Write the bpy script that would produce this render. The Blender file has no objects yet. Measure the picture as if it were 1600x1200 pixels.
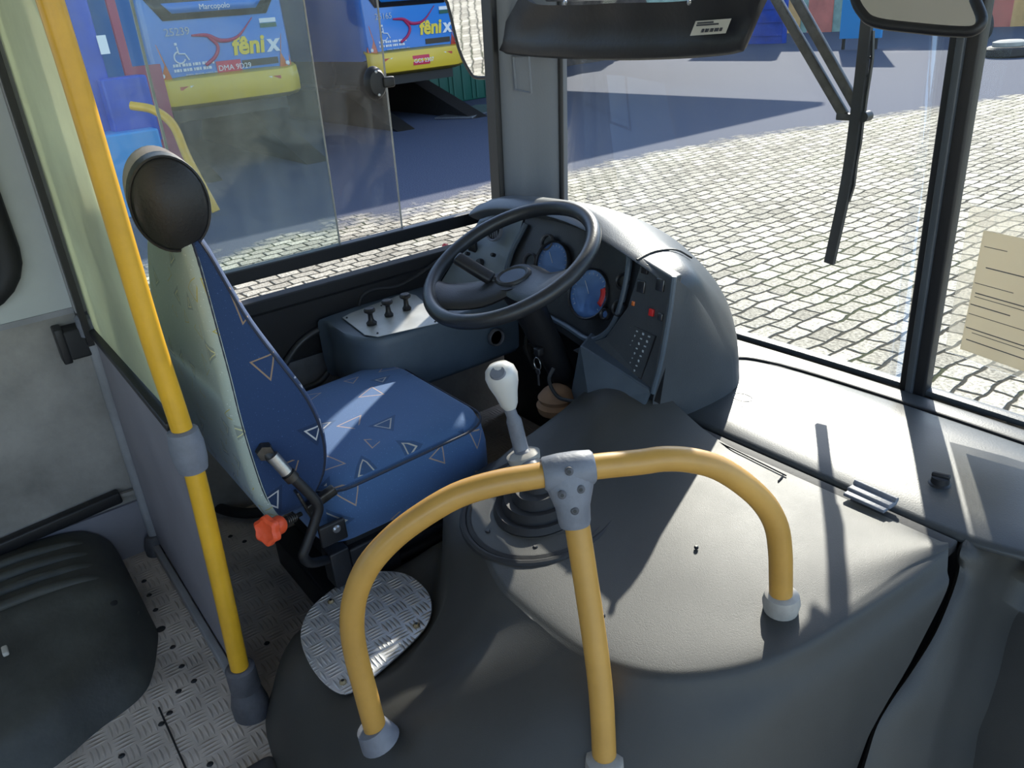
import bpy, bmesh, math, random
from math import sin, cos, radians, pi, sqrt, atan2, hypot
from mathutils import Vector, Matrix, noise
random.seed(7)
V = Vector
C = bpy.context.scene.collection
S = bpy.context.scene

# ------------------------------------------------------------------ camera
YAW, PIT, ROL, FPX, EYE = radians(55.2), radians(25.4), radians(5.0), 1245.0, V((0, 0, 1.32))
F_ = V((-sin(YAW)*cos(PIT), cos(YAW)*cos(PIT), -sin(PIT)))
R0 = V((cos(YAW), sin(YAW), 0)); U0 = R0.cross(F_)
R_ = R0*cos(ROL) - U0*sin(ROL); U_ = U0*cos(ROL) + R0*sin(ROL)
cd = bpy.data.cameras.new('camera'); cam = bpy.data.objects.new('camera', cd); C.objects.link(cam)
cd.sensor_width = 36; cd.lens = FPX/1600*36; cd.clip_start = .02; cd.clip_end = 400
cam.matrix_world = Matrix(((R_.x, U_.x, -F_.x, EYE.x), (R_.y, U_.y, -F_.y, EYE.y), (R_.z, U_.z, -F_.z, EYE.z), (0, 0, 0, 1)))
S.camera = cam

def at(px, py, ax, v):                       # the point of the plane ax = v seen at a pixel of the photo
    d = F_*FPX + R_*(px-800) - U_*(py-600)
    return EYE + d*((v-EYE[ax])/d[ax])
def dep(px, py, D):
    return EYE + (F_*FPX + R_*(px-800) - U_*(py-600))*(D/FPX)

# ------------------------------------------------------------------ sky, sun, exposure
w = bpy.data.worlds.new('sky'); S.world = w; w.use_nodes = True
nt = w.node_tree; nt.nodes.clear()
sky = nt.nodes.new('ShaderNodeTexSky'); sky.sky_type = 'NISHITA'; sky.sun_disc = False
SUN_AZ, SUN_EL = radians(-33.8), radians(29.5)   # azimuth from +Y towards +X
sky.sun_elevation = SUN_EL; sky.sun_rotation = SUN_AZ; sky.altitude = 500; sky.air_density = 1.0; sky.dust_density = .6; sky.ozone_density = 1.6
hs = nt.nodes.new('ShaderNodeHueSaturation'); hs.inputs['Saturation'].default_value = 0.95
bg = nt.nodes.new('ShaderNodeBackground'); bg.inputs[1].default_value = 0.45
wo = nt.nodes.new('ShaderNodeOutputWorld')
nt.links.new(sky.outputs[0], hs.inputs['Color']); nt.links.new(hs.outputs[0], bg.inputs[0]); nt.links.new(bg.outputs[0], wo.inputs[0])
sd = bpy.data.lights.new('sun', 'SUN'); sun = bpy.data.objects.new('sun', sd); C.objects.link(sun)
sd.energy = 8.4; sd.angle = radians(.6); sd.color = (1, .94, .83)
sdir = V((sin(SUN_AZ)*cos(SUN_EL), cos(SUN_AZ)*cos(SUN_EL), sin(SUN_EL)))
sun.rotation_euler = sdir.to_track_quat('Z', 'Y').to_euler(); sun.location = sdir*40
vs = S.view_settings; vs.view_transform = 'Standard'; vs.look = 'None'; vs.exposure = 0.0; vs.gamma = 1; vs.use_curve_mapping = False

# ------------------------------------------------------------------ materials
def mat(name, col, rough=.5, metal=0, bump=0, bscale=60, var=0, vscale=3, spec=.5, coat=0, var2=None, trans=0):
    m = bpy.data.materials.new(name); m.use_nodes = True; n = m.node_tree; b = n.nodes['Principled BSDF']
    b.inputs['Base Color'].default_value = (*col, 1); b.inputs['Roughness'].default_value = rough
    b.inputs['Metallic'].default_value = metal; b.inputs['Specular IOR Level'].default_value = spec
    b.inputs['Coat Weight'].default_value = coat; b.inputs['Coat Roughness'].default_value = .15
    tc = n.nodes.new('ShaderNodeTexCoord')
    if bump:
        t = n.nodes.new('ShaderNodeTexNoise'); t.inputs['Scale'].default_value = bscale; t.inputs['Detail'].default_value = 4
        bp = n.nodes.new('ShaderNodeBump'); bp.inputs['Strength'].default_value = bump; bp.inputs['Distance'].default_value = .002
        n.links.new(tc.outputs['Object'], t.inputs[0]); n.links.new(t.outputs[0], bp.inputs['Height']); n.links.new(bp.outputs[0], b.inputs['Normal'])
    if var:
        t = n.nodes.new('ShaderNodeTexNoise'); t.inputs['Scale'].default_value = vscale; t.inputs['Detail'].default_value = 7; t.inputs['Roughness'].default_value = .65
        r = n.nodes.new('ShaderNodeValToRGB'); r.color_ramp.elements[0].position = .35; r.color_ramp.elements[1].position = .68
        r.color_ramp.elements[0].color = (*[c*(1-var) for c in col], 1)
        c2 = var2 or [min(1, c*(1+var)) for c in col]; r.color_ramp.elements[1].color = (*c2, 1)
        n.links.new(tc.outputs['Object'], t.inputs[0]); n.links.new(t.outputs[0], r.inputs[0]); n.links.new(r.outputs[0], b.inputs['Base Color'])
        rr = n.nodes.new('ShaderNodeMapRange'); rr.inputs[3].default_value = rough*.85; rr.inputs[4].default_value = min(1, rough*1.2)
        n.links.new(t.outputs[0], rr.inputs[0]); n.links.new(rr.outputs[0], b.inputs['Roughness'])
    return m

M = dict(
    cover=mat('cover_plastic', (.052, .051, .047), .47, bump=.22, bscale=650, var=.10, vscale=5, spec=.38),
    lid=mat('lid_plastic', (.050, .054, .056), .38, bump=.12, bscale=300, var=.12, vscale=5),
    dash=mat('dash_plastic', (.06, .068, .078), .4, bump=.25, bscale=350, var=.1, vscale=6),
    dashlight=mat('dash_light_panel', (.15, .175, .19), .45, bump=.15, bscale=300, var=.1, vscale=9),
    console=mat('console_plastic', (.075, .10, .13), .42, bump=.2, bscale=300, var=.12, vscale=8),
    plate=mat('knob_plate', (.42, .43, .41), .4, metal=.3, var=.12, vscale=14),
    black=mat('black_plastic', (.012, .012, .014), .45, bump=.2, bscale=200),
    rubber=mat('black_rubber', (.015, .015, .017), .65, bump=.2, bscale=120),
    wheel=mat('wheel_rubber', (.022, .024, .028), .36, bump=.2, bscale=260, var=.2, vscale=12),
    wheelpad=mat('wheel_pad', (.026, .028, .032), .4, bump=.2, bscale=260),
    emblem=mat('emblem_blue', (.12, .16, .24), .3),
    yellow=mat('yellow_paint', (.70, .38, .02), .38, var=.1, vscale=9, coat=.2),
    hoop=mat('worn_yellow_paint', (.50, .27, .055), .42, var=.12, vscale=7, coat=.15),
    clamp=mat('grey_clamp', (.17, .18, .21), .5, bump=.3, bscale=150, var=.15, vscale=20),
    clampdark=mat('dark_clamp', (.085, .085, .095), .6, bump=.3, bscale=150, var=.25, vscale=20),
    collar=mat('collar_plastic', (.36, .34, .31), .5, var=.15, vscale=30),
    steel=mat('steel', (.45, .45, .46), .32, metal=.9, var=.2, vscale=30),
    darksteel=mat('dark_steel', (.08, .075, .07), .4, metal=.8, var=.3, vscale=40),
    wallgrey=mat('grimy_wall_panel', (.29, .27, .245), .8, bump=.3, bscale=80, var=.3, vscale=4),
    wallwhite=mat('pale_wall_panel', (.50, .52, .50), .55, var=.08, vscale=3),
    ceiling=mat('ceiling_panel', (.62, .62, .58), .6),
    cream=mat('cream_board', (.72, .74, .58), .4, var=.10, vscale=3),
    laminate=mat('grey_laminate', (.22, .21, .235), .55, var=.12, vscale=5),
    frameg=mat('grey_frame', (.28, .28, .29), .45, var=.15, vscale=8),
    pillar=mat('grey_pillar_cover', (.15, .16, .18), .42, bump=.2, bscale=200),
    arch=mat('wheel_box_plastic', (.06, .062, .055), .55, bump=.3, bscale=90, var=.35, vscale=5),
    red=mat('red_plastic', (.6, .02, .02), .4),
    orange=mat('orange_plastic', (.85, .10, .03), .45, bump=.4, bscale=150),
    ivory=mat('gear_knob_ivory', (.62, .60, .56), .3, coat=.3),
    hide=mat('headrest_vinyl', (.012, .012, .013), .5, bump=.3, bscale=180),
    hidetop=mat('headrest_fabric', (.42, .36, .33), .85, bump=.4, bscale=260),
    visor=mat('visor_vinyl', (.018, .018, .022), .5, bump=.5, bscale=60),
    paper=mat('label_paper', (.55, .52, .46), .7),
    ink=mat('ink', (.05, .05, .06), .7),
    white=mat('white_paint', (.8, .8, .8), .5),
    gold=mat('hardware_brass', (.4, .33, .2), .35, metal=.8),
    busblue=mat('bus_blue', (.015, .20, .62), .3, coat=.4),
    busyellow=mat('bus_yellow', (.75, .50, .03), .35, coat=.4),
    busdark=mat('bus_dark_band', (.012, .014, .02), .25),
    buspale=mat('bus_window_film', (.50, .56, .66), .3),
    logoyellow=mat('logo_yellow', (.85, .62, .05), .4),
    swoosh=mat('swoosh_red', (.45, .02, .10), .4),
    lampred=mat('tail_lamp_red', (.5, .04, .02), .25, coat=.6),
    lamporange=mat('tail_lamp_orange', (.65, .16, .03), .25, coat=.6),
    platered=mat('plate_red', (.65, .03, .08), .4),
    green=mat('green_paint', (.01, .10, .07), .5),
    rock=mat('rock_wall', (.075, .055, .045), .95, bump=1, bscale=3, var=.5, vscale=2),
    structblue=mat('structure_blue', (.02, .07, .40), .5, var=.2, vscale=2),
    structpink=mat('structure_pink', (.40, .06, .12), .5),
    blueboard=mat('blue_board', (.03, .28, .62), .5),
    concrete=mat('concrete', (.35, .34, .31), .85, bump=.5, bscale=20, var=.2, vscale=2),
    muralgreen=mat('mural_green', (.25, .36, .30), .8, var=.3, vscale=1),
    muralred=mat('mural_red', (.55, .16, .12), .8, var=.2, vscale=1),
    muralorange=mat('mural_orange', (.62, .36, .14), .8, var=.2, vscale=1),
    hosem=mat('hose_rubber', (.03, .032, .036), .4),
    caramel=mat('tan_boot', (.28, .16, .09), .7, var=.2, vscale=12),
    gauge=mat('gauge_face', (.14, .28, .62), .25, coat=1),
    gaugedark=mat('gauge_dark', (.02, .022, .026), .3, coat=1),
    gaugeink=mat('gauge_marks', (.45, .5, .55), .5),
    seatpiping=mat('seat_piping', (.015, .02, .04), .6),
)
# mirror
mm = mat('mirror_glass', (.92, .92, .9), .02, metal=1); M['mirror'] = mm

def glass_mat(name, tint, dust=.06, dustcol=(.75, .8, .72), streaks=True, spec_only=.06):
    m = bpy.data.materials.new(name); m.use_nodes = True; n = m.node_tree; n.nodes.clear()
    o = n.nodes.new('ShaderNodeOutputMaterial'); t = n.nodes.new('ShaderNodeBsdfTransparent'); t.inputs[0].default_value = (*tint, 1)
    g = n.nodes.new('ShaderNodeBsdfGlossy'); g.inputs['Roughness'].default_value = .03
    d = n.nodes.new('ShaderNodeBsdfDiffuse'); d.inputs[0].default_value = (*dustcol, 1)
    tl = n.nodes.new('ShaderNodeBsdfTranslucent'); tl.inputs[0].default_value = (*dustcol, 1)
    dd = n.nodes.new('ShaderNodeMixShader'); dd.inputs[0].default_value = .5
    a = n.nodes.new('ShaderNodeMixShader'); b = n.nodes.new('ShaderNodeMixShader')
    fr = n.nodes.new('ShaderNodeFresnel'); fr.inputs[0].default_value = 1.45
    n.links.new(d.outputs[0], dd.inputs[1]); n.links.new(tl.outputs[0], dd.inputs[2])
    n.links.new(t.outputs[0], a.inputs[1]); n.links.new(dd.outputs[0], a.inputs[2])
    n.links.new(a.outputs[0], b.inputs[1]); n.links.new(g.outputs[0], b.inputs[2]); n.links.new(b.outputs[0], o.inputs[0])
    k = n.nodes.new('ShaderNodeMath'); k.operation = 'MULTIPLY'; k.inputs[1].default_value = spec_only/.06*.6
    n.links.new(fr.outputs[0], k.inputs[0]); n.links.new(k.outputs[0], b.inputs[0])
    if streaks:
        tc = n.nodes.new('ShaderNodeTexCoord'); mp = n.nodes.new('ShaderNodeMapping'); mp.inputs['Scale'].default_value = (6, 6, 2.2)
        ns = n.nodes.new('ShaderNodeTexNoise'); ns.inputs['Scale'].default_value = 2.5; ns.inputs['Detail'].default_value = 8; ns.inputs['Roughness'].default_value = .7
        mr = n.nodes.new('ShaderNodeMapRange'); mr.inputs[1].default_value = .35; mr.inputs[2].default_value = .75; mr.inputs[3].default_value = dust*.5; mr.inputs[4].default_value = dust*1.7
        n.links.new(tc.outputs['Object'], mp.inputs[0]); n.links.new(mp.outputs[0], ns.inputs[0]); n.links.new(ns.outputs[0], mr.inputs[0]); n.links.new(mr.outputs[0], a.inputs[0])
    else: a.inputs[0].default_value = dust
    return m
M['glass_wind'] = glass_mat('windshield_glass', (.97, .985, .98), .006, spec_only=.022)
M['glass_side'] = glass_mat('side_glass_green', (.89, .945, .93), .045, (.60, .68, .64))
M['glass_side2'] = glass_mat('side_glass_dusty', (.93, .93, .93), .028, (.62, .60, .56))
def translucent(m, f):
    n = m.node_tree; o = n.nodes['Material Output']; b = n.nodes['Principled BSDF']; t = n.nodes.new('ShaderNodeBsdfTranslucent'); x = n.nodes.new('ShaderNodeMixShader')
    src = b.inputs['Base Color']
    if src.links: n.links.new(src.links[0].from_socket, t.inputs[0])
    else: t.inputs[0].default_value = src.default_value
    x.inputs[0].default_value = f; n.links.new(b.outputs[0], x.inputs[1]); n.links.new(t.outputs[0], x.inputs[2]); n.links.new(x.outputs[0], o.inputs[0])
translucent(M['cream'], .65)
M['sheet'] = mat('printed_sheet', (.80, .74, .62), .8); translucent(M['sheet'], .7)
M['film'] = glass_mat('plastic_film', (.96, .95, .92), .22, (.80, .76, .68))

def node(n, t, **k):
    x = n.nodes.new(t)
    for a, b in k.items(): setattr(x, a, b)
    return x
def mth(n, op, a, b=None, c=None):
    x = n.nodes.new('ShaderNodeMath'); x.operation = op
    for i, v in enumerate((a, b, c)):
        if v is None: continue
        if isinstance(v, (int, float)): x.inputs[i].default_value = v
        else: n.links.new(v, x.inputs[i])
    return x.outputs[0]

def mix(n, f, a, b):
    x = n.nodes.new('ShaderNodeMix'); x.data_type = 'RGBA'
    if isinstance(f, float): x.inputs[0].default_value = f
    else: n.links.new(f, x.inputs[0])
    for i, v in ((6, a), (7, b)):
        if isinstance(v, tuple): x.inputs[i].default_value = (*v, 1)
        else: n.links.new(v, x.inputs[i])
    return x.outputs[2]

def triangles_fabric(name, base, line, line2, scale=9, rough=.85):
    m = bpy.data.materials.new(name); m.use_nodes = True; n = m.node_tree; b = n.nodes['Principled BSDF']
    b.inputs['Roughness'].default_value = rough; b.inputs['Specular IOR Level'].default_value = .35; b.inputs['Sheen Weight'].default_value = .35
    b.inputs['Sheen Tint'].default_value = (.5, .65, 1, 1)
    uv = node(n, 'ShaderNodeUVMap', uv_map='UVMap')
    sc = node(n, 'ShaderNodeVectorMath', operation='SCALE'); sc.inputs[3].default_value = scale; n.links.new(uv.outputs[0], sc.inputs[0])
    def layer(off, rad, wd, prob):
        ad = node(n, 'ShaderNodeVectorMath', operation='ADD'); ad.inputs[1].default_value = off; n.links.new(sc.outputs[0], ad.inputs[0])
        fl = node(n, 'ShaderNodeVectorMath', operation='FLOOR'); n.links.new(ad.outputs[0], fl.inputs[0])
        frc = node(n, 'ShaderNodeVectorMath', operation='FRACTION'); n.links.new(ad.outputs[0], frc.inputs[0])
        wn = node(n, 'ShaderNodeTexWhiteNoise', noise_dimensions='3D'); n.links.new(fl.outputs[0], wn.inputs[0])
        cs = node(n, 'ShaderNodeSeparateColor'); n.links.new(wn.outputs[1], cs.inputs[0])
        ce = node(n, 'ShaderNodeVectorMath', operation='SUBTRACT'); ce.inputs[1].default_value = (.5, .5, 0); n.links.new(frc.outputs[0], ce.inputs[0])
        rt = node(n, 'ShaderNodeVectorRotate', rotation_type='Z_AXIS'); n.links.new(ce.outputs[0], rt.inputs[0])
        n.links.new(mth(n, 'MULTIPLY', cs.outputs[0], 6.28), rt.inputs['Angle'])
        ds = []
        for a, ln in ((90, 1), (208, .85), (332, .9)):
            dt = node(n, 'ShaderNodeVectorMath', operation='DOT_PRODUCT'); dt.inputs[1].default_value = (cos(radians(a))*ln, sin(radians(a))*ln, 0)
            n.links.new(rt.outputs[0], dt.inputs[0]); ds.append(dt.outputs['Value'])
        d = mth(n, 'MAXIMUM', mth(n, 'MAXIMUM', ds[0], ds[1]), ds[2])
        r = mth(n, 'MULTIPLY_ADD', cs.outputs[1], rad*.5, rad*.6)
        e = mth(n, 'ABSOLUTE', mth(n, 'SUBTRACT', d, r))
        ln_ = mth(n, 'LESS_THAN', e, wd)
        # leave gaps in some outlines
        sx = node(n, 'ShaderNodeSeparateXYZ'); n.links.new(rt.outputs[0], sx.inputs[0])
        gap = mth(n, 'GREATER_THAN', mth(n, 'ADD', sx.outputs[0], mth(n, 'MULTIPLY', cs.outputs[0], .5)), 0.02)
        pr = mth(n, 'LESS_THAN', cs.outputs[2], prob)
        ins = mth(n, 'MULTIPLY', mth(n, 'LESS_THAN', d, mth(n, 'ADD', r, .07)), pr)
        return mth(n, 'MULTIPLY', mth(n, 'MULTIPLY', ln_, pr), 1.0), ins, gap, cs.outputs[0]
    l1, in1, _, _ = layer((.2, .3, 0), .10, .013, .42)
    l2, _, gap2, _ = layer((.75, .8, 0), .14, .012, .60)
    ns = node(n, 'ShaderNodeTexNoise'); ns.inputs['Scale'].default_value = 260; n.links.new(uv.outputs[0], ns.inputs[0])
    speck = mth(n, 'GREATER_THAN', ns.outputs[0], .69)
    c0 = mix(n, mth(n, 'MULTIPLY', speck, .5), base, tuple(min(1, x*2.5+.04) for x in base))
    c1 = mix(n, mth(n, 'MULTIPLY', in1, .6), c0, tuple(x*.45 for x in base))
    c2 = mix(n, mth(n, 'MULTIPLY', l2, gap2), c1, line2)
    c3 = mix(n, l1, c2, line)
    n.links.new(c3, b.inputs['Base Color'])
    n2 = node(n, 'ShaderNodeTexNoise'); n2.inputs['Scale'].default_value = 500; n.links.new(uv.outputs[0], n2.inputs[0])
    bp = node(n, 'ShaderNodeBump'); bp.inputs['Strength'].default_value = .4; bp.inputs['Distance'].default_value = .001
    n.links.new(n2.outputs[0], bp.inputs['Height']); n.links.new(bp.outputs[0], b.inputs['Normal'])
    return m
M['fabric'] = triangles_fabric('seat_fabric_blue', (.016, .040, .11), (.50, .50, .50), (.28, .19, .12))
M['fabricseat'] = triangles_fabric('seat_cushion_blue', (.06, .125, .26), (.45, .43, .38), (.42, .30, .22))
M['fabricback'] = triangles_fabric('seat_back_faded', (.38, .43, .37), (.60, .58, .30), (.42, .36, .10), 13)

def tread_mat(name, col, metal, rough, dirt, cell=.032):
    m = bpy.data.materials.new(name); m.use_nodes = True; n = m.node_tree; b = n.nodes['Principled BSDF']
    b.inputs['Metallic'].default_value = metal; b.inputs['Roughness'].default_value = rough
    tc = node(n, 'ShaderNodeTexCoord')
    sc = node(n, 'ShaderNodeVectorMath', operation='SCALE'); sc.inputs[3].default_value = 1/cell; n.links.new(tc.outputs['Object'], sc.inputs[0])
    sx = node(n, 'ShaderNodeSeparateXYZ'); n.links.new(sc.outputs[0], sx.inputs[0])
    fx, fy = mth(n, 'FRACT', sx.outputs[0]), mth(n, 'FRACT', sx.outputs[1])
    par = mth(n, 'MODULO', mth(n, 'ABSOLUTE', mth(n, 'ADD', mth(n, 'FLOOR', sx.outputs[0]), mth(n, 'FLOOR', sx.outputs[1]))), 2)
    def bars(u, v):   # four lens-shaped ribs
        q = mth(n, 'ABSOLUTE', mth(n, 'SUBTRACT', mth(n, 'FRACT', mth(n, 'MULTIPLY', u, 4)), .5))
        t = mth(n, 'MULTIPLY', mth(n, 'SUBTRACT', v, .5), 2.05); wd = mth(n, 'MULTIPLY', mth(n, 'SUBTRACT', 1, mth(n, 'MULTIPLY', t, t)), .36)
        return mth(n, 'MULTIPLY', mth(n, 'MAXIMUM', mth(n, 'SUBTRACT', wd, q), 0), 3)
    h = node(n, 'ShaderNodeMix'); n.links.new(par, h.inputs[0]); n.links.new(bars(fx, fy), h.inputs[2]); n.links.new(bars(fy, fx), h.inputs[3])
    bp = node(n, 'ShaderNodeBump'); bp.inputs['Strength'].default_value = 1; bp.inputs['Distance'].default_value = .0022
    n.links.new(h.outputs[0], bp.inputs['Height']); n.links.new(bp.outputs[0], b.inputs['Normal'])
    ns = node(n, 'ShaderNodeTexNoise'); ns.inputs['Scale'].default_value = 6; ns.inputs['Detail'].default_value = 8; n.links.new(tc.outputs['Object'], ns.inputs[0])
    rp = node(n, 'ShaderNodeValToRGB'); rp.color_ramp.elements[0].position = .36; rp.color_ramp.elements[1].position = .6
    rp.color_ramp.elements[0].color = (*[c*dirt for c in col], 1); rp.color_ramp.elements[1].color = (*col, 1); n.links.new(ns.outputs[0], rp.inputs[0])
    n.links.new(rp.outputs[0], b.inputs['Base Color'])
    return m
M['floor'] = tread_mat('tread_plate_floor', (.64, .56, .49), .0, .5, .62, .046)
M['tread'] = tread_mat('tread_plate_step', (.70, .70, .70), .6, .38, .9, .036)

def paving_mat():
    m = bpy.data.materials.new('yard_paving'); m.use_nodes = True; n = m.node_tree; b = n.nodes['Principled BSDF']
    tc = node(n, 'ShaderNodeTexCoord'); P = tc.outputs['Object']
    wv = node(n, 'ShaderNodeTexNoise'); wv.inputs['Scale'].default_value = 3.2; wv.inputs['Detail'].default_value = 3; n.links.new(P, wv.inputs[0])
    off = node(n, 'ShaderNodeVectorMath', operation='SCALE'); off.inputs[3].default_value = .12; n.links.new(wv.outputs['Color'], off.inputs[0])
    ad = node(n, 'ShaderNodeVectorMath', operation='ADD'); n.links.new(P, ad.inputs[0]); n.links.new(off.outputs[0], ad.inputs[1])
    rt = node(n, 'ShaderNodeVectorRotate', rotation_type='Z_AXIS'); rt.inputs['Angle'].default_value = radians(-90); n.links.new(ad.outputs[0], rt.inputs[0])
    br = node(n, 'ShaderNodeTexBrick'); br.inputs['Scale'].default_value = 1; br.inputs['Brick Width'].default_value = .235; br.inputs['Row Height'].default_value = .16
    br.inputs['Mortar Size'].default_value = .017; br.inputs['Mortar Smooth'].default_value = .55; br.inputs['Bias'].default_value = 0
    br.inputs['Color1'].default_value = (.42, .37, .28, 1); br.inputs['Color2'].default_value = (.76, .675, .52, 1); br.inputs['Mortar'].default_value = (.05, .045, .032, 1)
    n.links.new(rt.outputs[0], br.inputs[0])
    gr = node(n, 'ShaderNodeTexNoise'); gr.inputs['Scale'].default_value = 38; gr.inputs['Detail'].default_value = 6; gr.inputs['Roughness'].default_value = .7; n.links.new(P, gr.inputs[0])
    big = node(n, 'ShaderNodeTexNoise'); big.inputs['Scale'].default_value = .5; big.inputs['Detail'].default_value = 5; n.links.new(P, big.inputs[0])
    sp = node(n, 'ShaderNodeMapRange'); sp.inputs[1].default_value = .35; sp.inputs[2].default_value = .62; sp.inputs[3].default_value = .42; sp.inputs[4].default_value = 1.35; n.links.new(gr.outputs[0], sp.inputs[0])
    mu = node(n, 'ShaderNodeVectorMath', operation='SCALE'); n.links.new(br.outputs[0], mu.inputs[0]); n.links.new(sp.outputs[0], mu.inputs[3])
    bm = node(n, 'ShaderNodeMapRange'); bm.inputs[1].default_value = .3; bm.inputs[2].default_value = .7; bm.inputs[3].default_value = .85; bm.inputs[4].default_value = 1.15; n.links.new(big.outputs[0], bm.inputs[0])
    mu2 = node(n, 'ShaderNodeVectorMath', operation='SCALE'); n.links.new(mu.outputs[0], mu2.inputs[0]); n.links.new(bm.outputs[0], mu2.inputs[3])
    # moss in some joints
    ms = mth(n, 'MULTIPLY', br.outputs['Fac'], mth(n, 'GREATER_THAN', big.outputs[0], .52))
    pav = mix(n, mth(n, 'MULTIPLY', ms, .7), mu2.outputs[0], (.06, .07, .025))
    # asphalt beyond a worn edge
    an = node(n, 'ShaderNodeTexNoise'); an.inputs['Scale'].default_value = 1.1; an.inputs['Detail'].default_value = 8; an.inputs['Roughness'].default_value = .7; n.links.new(P, an.inputs[0])
    sx = node(n, 'ShaderNodeSeparateXYZ'); n.links.new(P, sx.inputs[0])
    # edge line: x = -9.2 near the bus, bending away to the right further off
    e1 = mth(n, 'ADD', sx.outputs[0], 9.3)
    e2 = mth(n, 'MULTIPLY', mth(n, 'MAXIMUM', mth(n, 'SUBTRACT', sx.outputs[1], 9.5), 0), -.28)
    e = mth(n, 'ADD', mth(n, 'ADD', e1, e2), mth(n, 'MULTIPLY', mth(n, 'SUBTRACT', an.outputs[0], .5), 3.2))
    em = node(n, 'ShaderNodeMapRange'); em.inputs[1].default_value = -.25; em.inputs[2].default_value = .35; n.links.new(e, em.inputs[0])
    a2 = node(n, 'ShaderNodeTexNoise'); a2.inputs['Scale'].default_value = 60; a2.inputs['Detail'].default_value = 4; n.links.new(P, a2.inputs[0])
    ar = node(n, 'ShaderNodeValToRGB'); ar.color_ramp.elements[0].position = .35; ar.color_ramp.elements[1].position = .72
    ar.color_ramp.elements[0].color = (.055, .066, .105, 1); ar.color_ramp.elements[1].color = (.135, .145, .18, 1)
    n.links.new(a2.outputs[0], ar.inputs[0])
    col = mix(n, em.outputs[0], ar.outputs[0], pav)
    n.links.new(col, b.inputs['Base Color']); b.inputs['Roughness'].default_value = .9; b.inputs['Specular IOR Level'].default_value = .12
    h = mth(n, 'ADD', mth(n, 'MULTIPLY', mth(n, 'SUBTRACT', 1, br.outputs['Fac']), em.outputs[0]), mth(n, 'MULTIPLY', gr.outputs[0], .45))
    bp = node(n, 'ShaderNodeBump'); bp.inputs['Strength'].default_value = .8; bp.inputs['Distance'].default_value = .02
    n.links.new(h, bp.inputs['Height']); n.links.new(bp.outputs[0], b.inputs['Normal'])
    return m
M['paving'] = paving_mat()

# ------------------------------------------------------------------ mesh helpers
def catmull(pts, k=6, closed=False):
    pts = [V(p) for p in pts]; n = len(pts); out = []
    for i in range(n if closed else n-1):
        if closed: p0, p1, p2, p3 = pts[i-1], pts[i], pts[(i+1) % n], pts[(i+2) % n]
        else:
            p1, p2 = pts[i], pts[i+1]; p0 = pts[i-1] if i else p1*2-p2; p3 = pts[i+2] if i+2 < n else p2*2-p1
        for j in range(k):
            t = j/k; out.append(.5*((2*p1)+(p2-p0)*t+(2*p0-5*p1+4*p2-p3)*t*t+(3*p1-p0-3*p2+p3)*t**3))
    if not closed: out.append(pts[-1])
    return out

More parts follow.
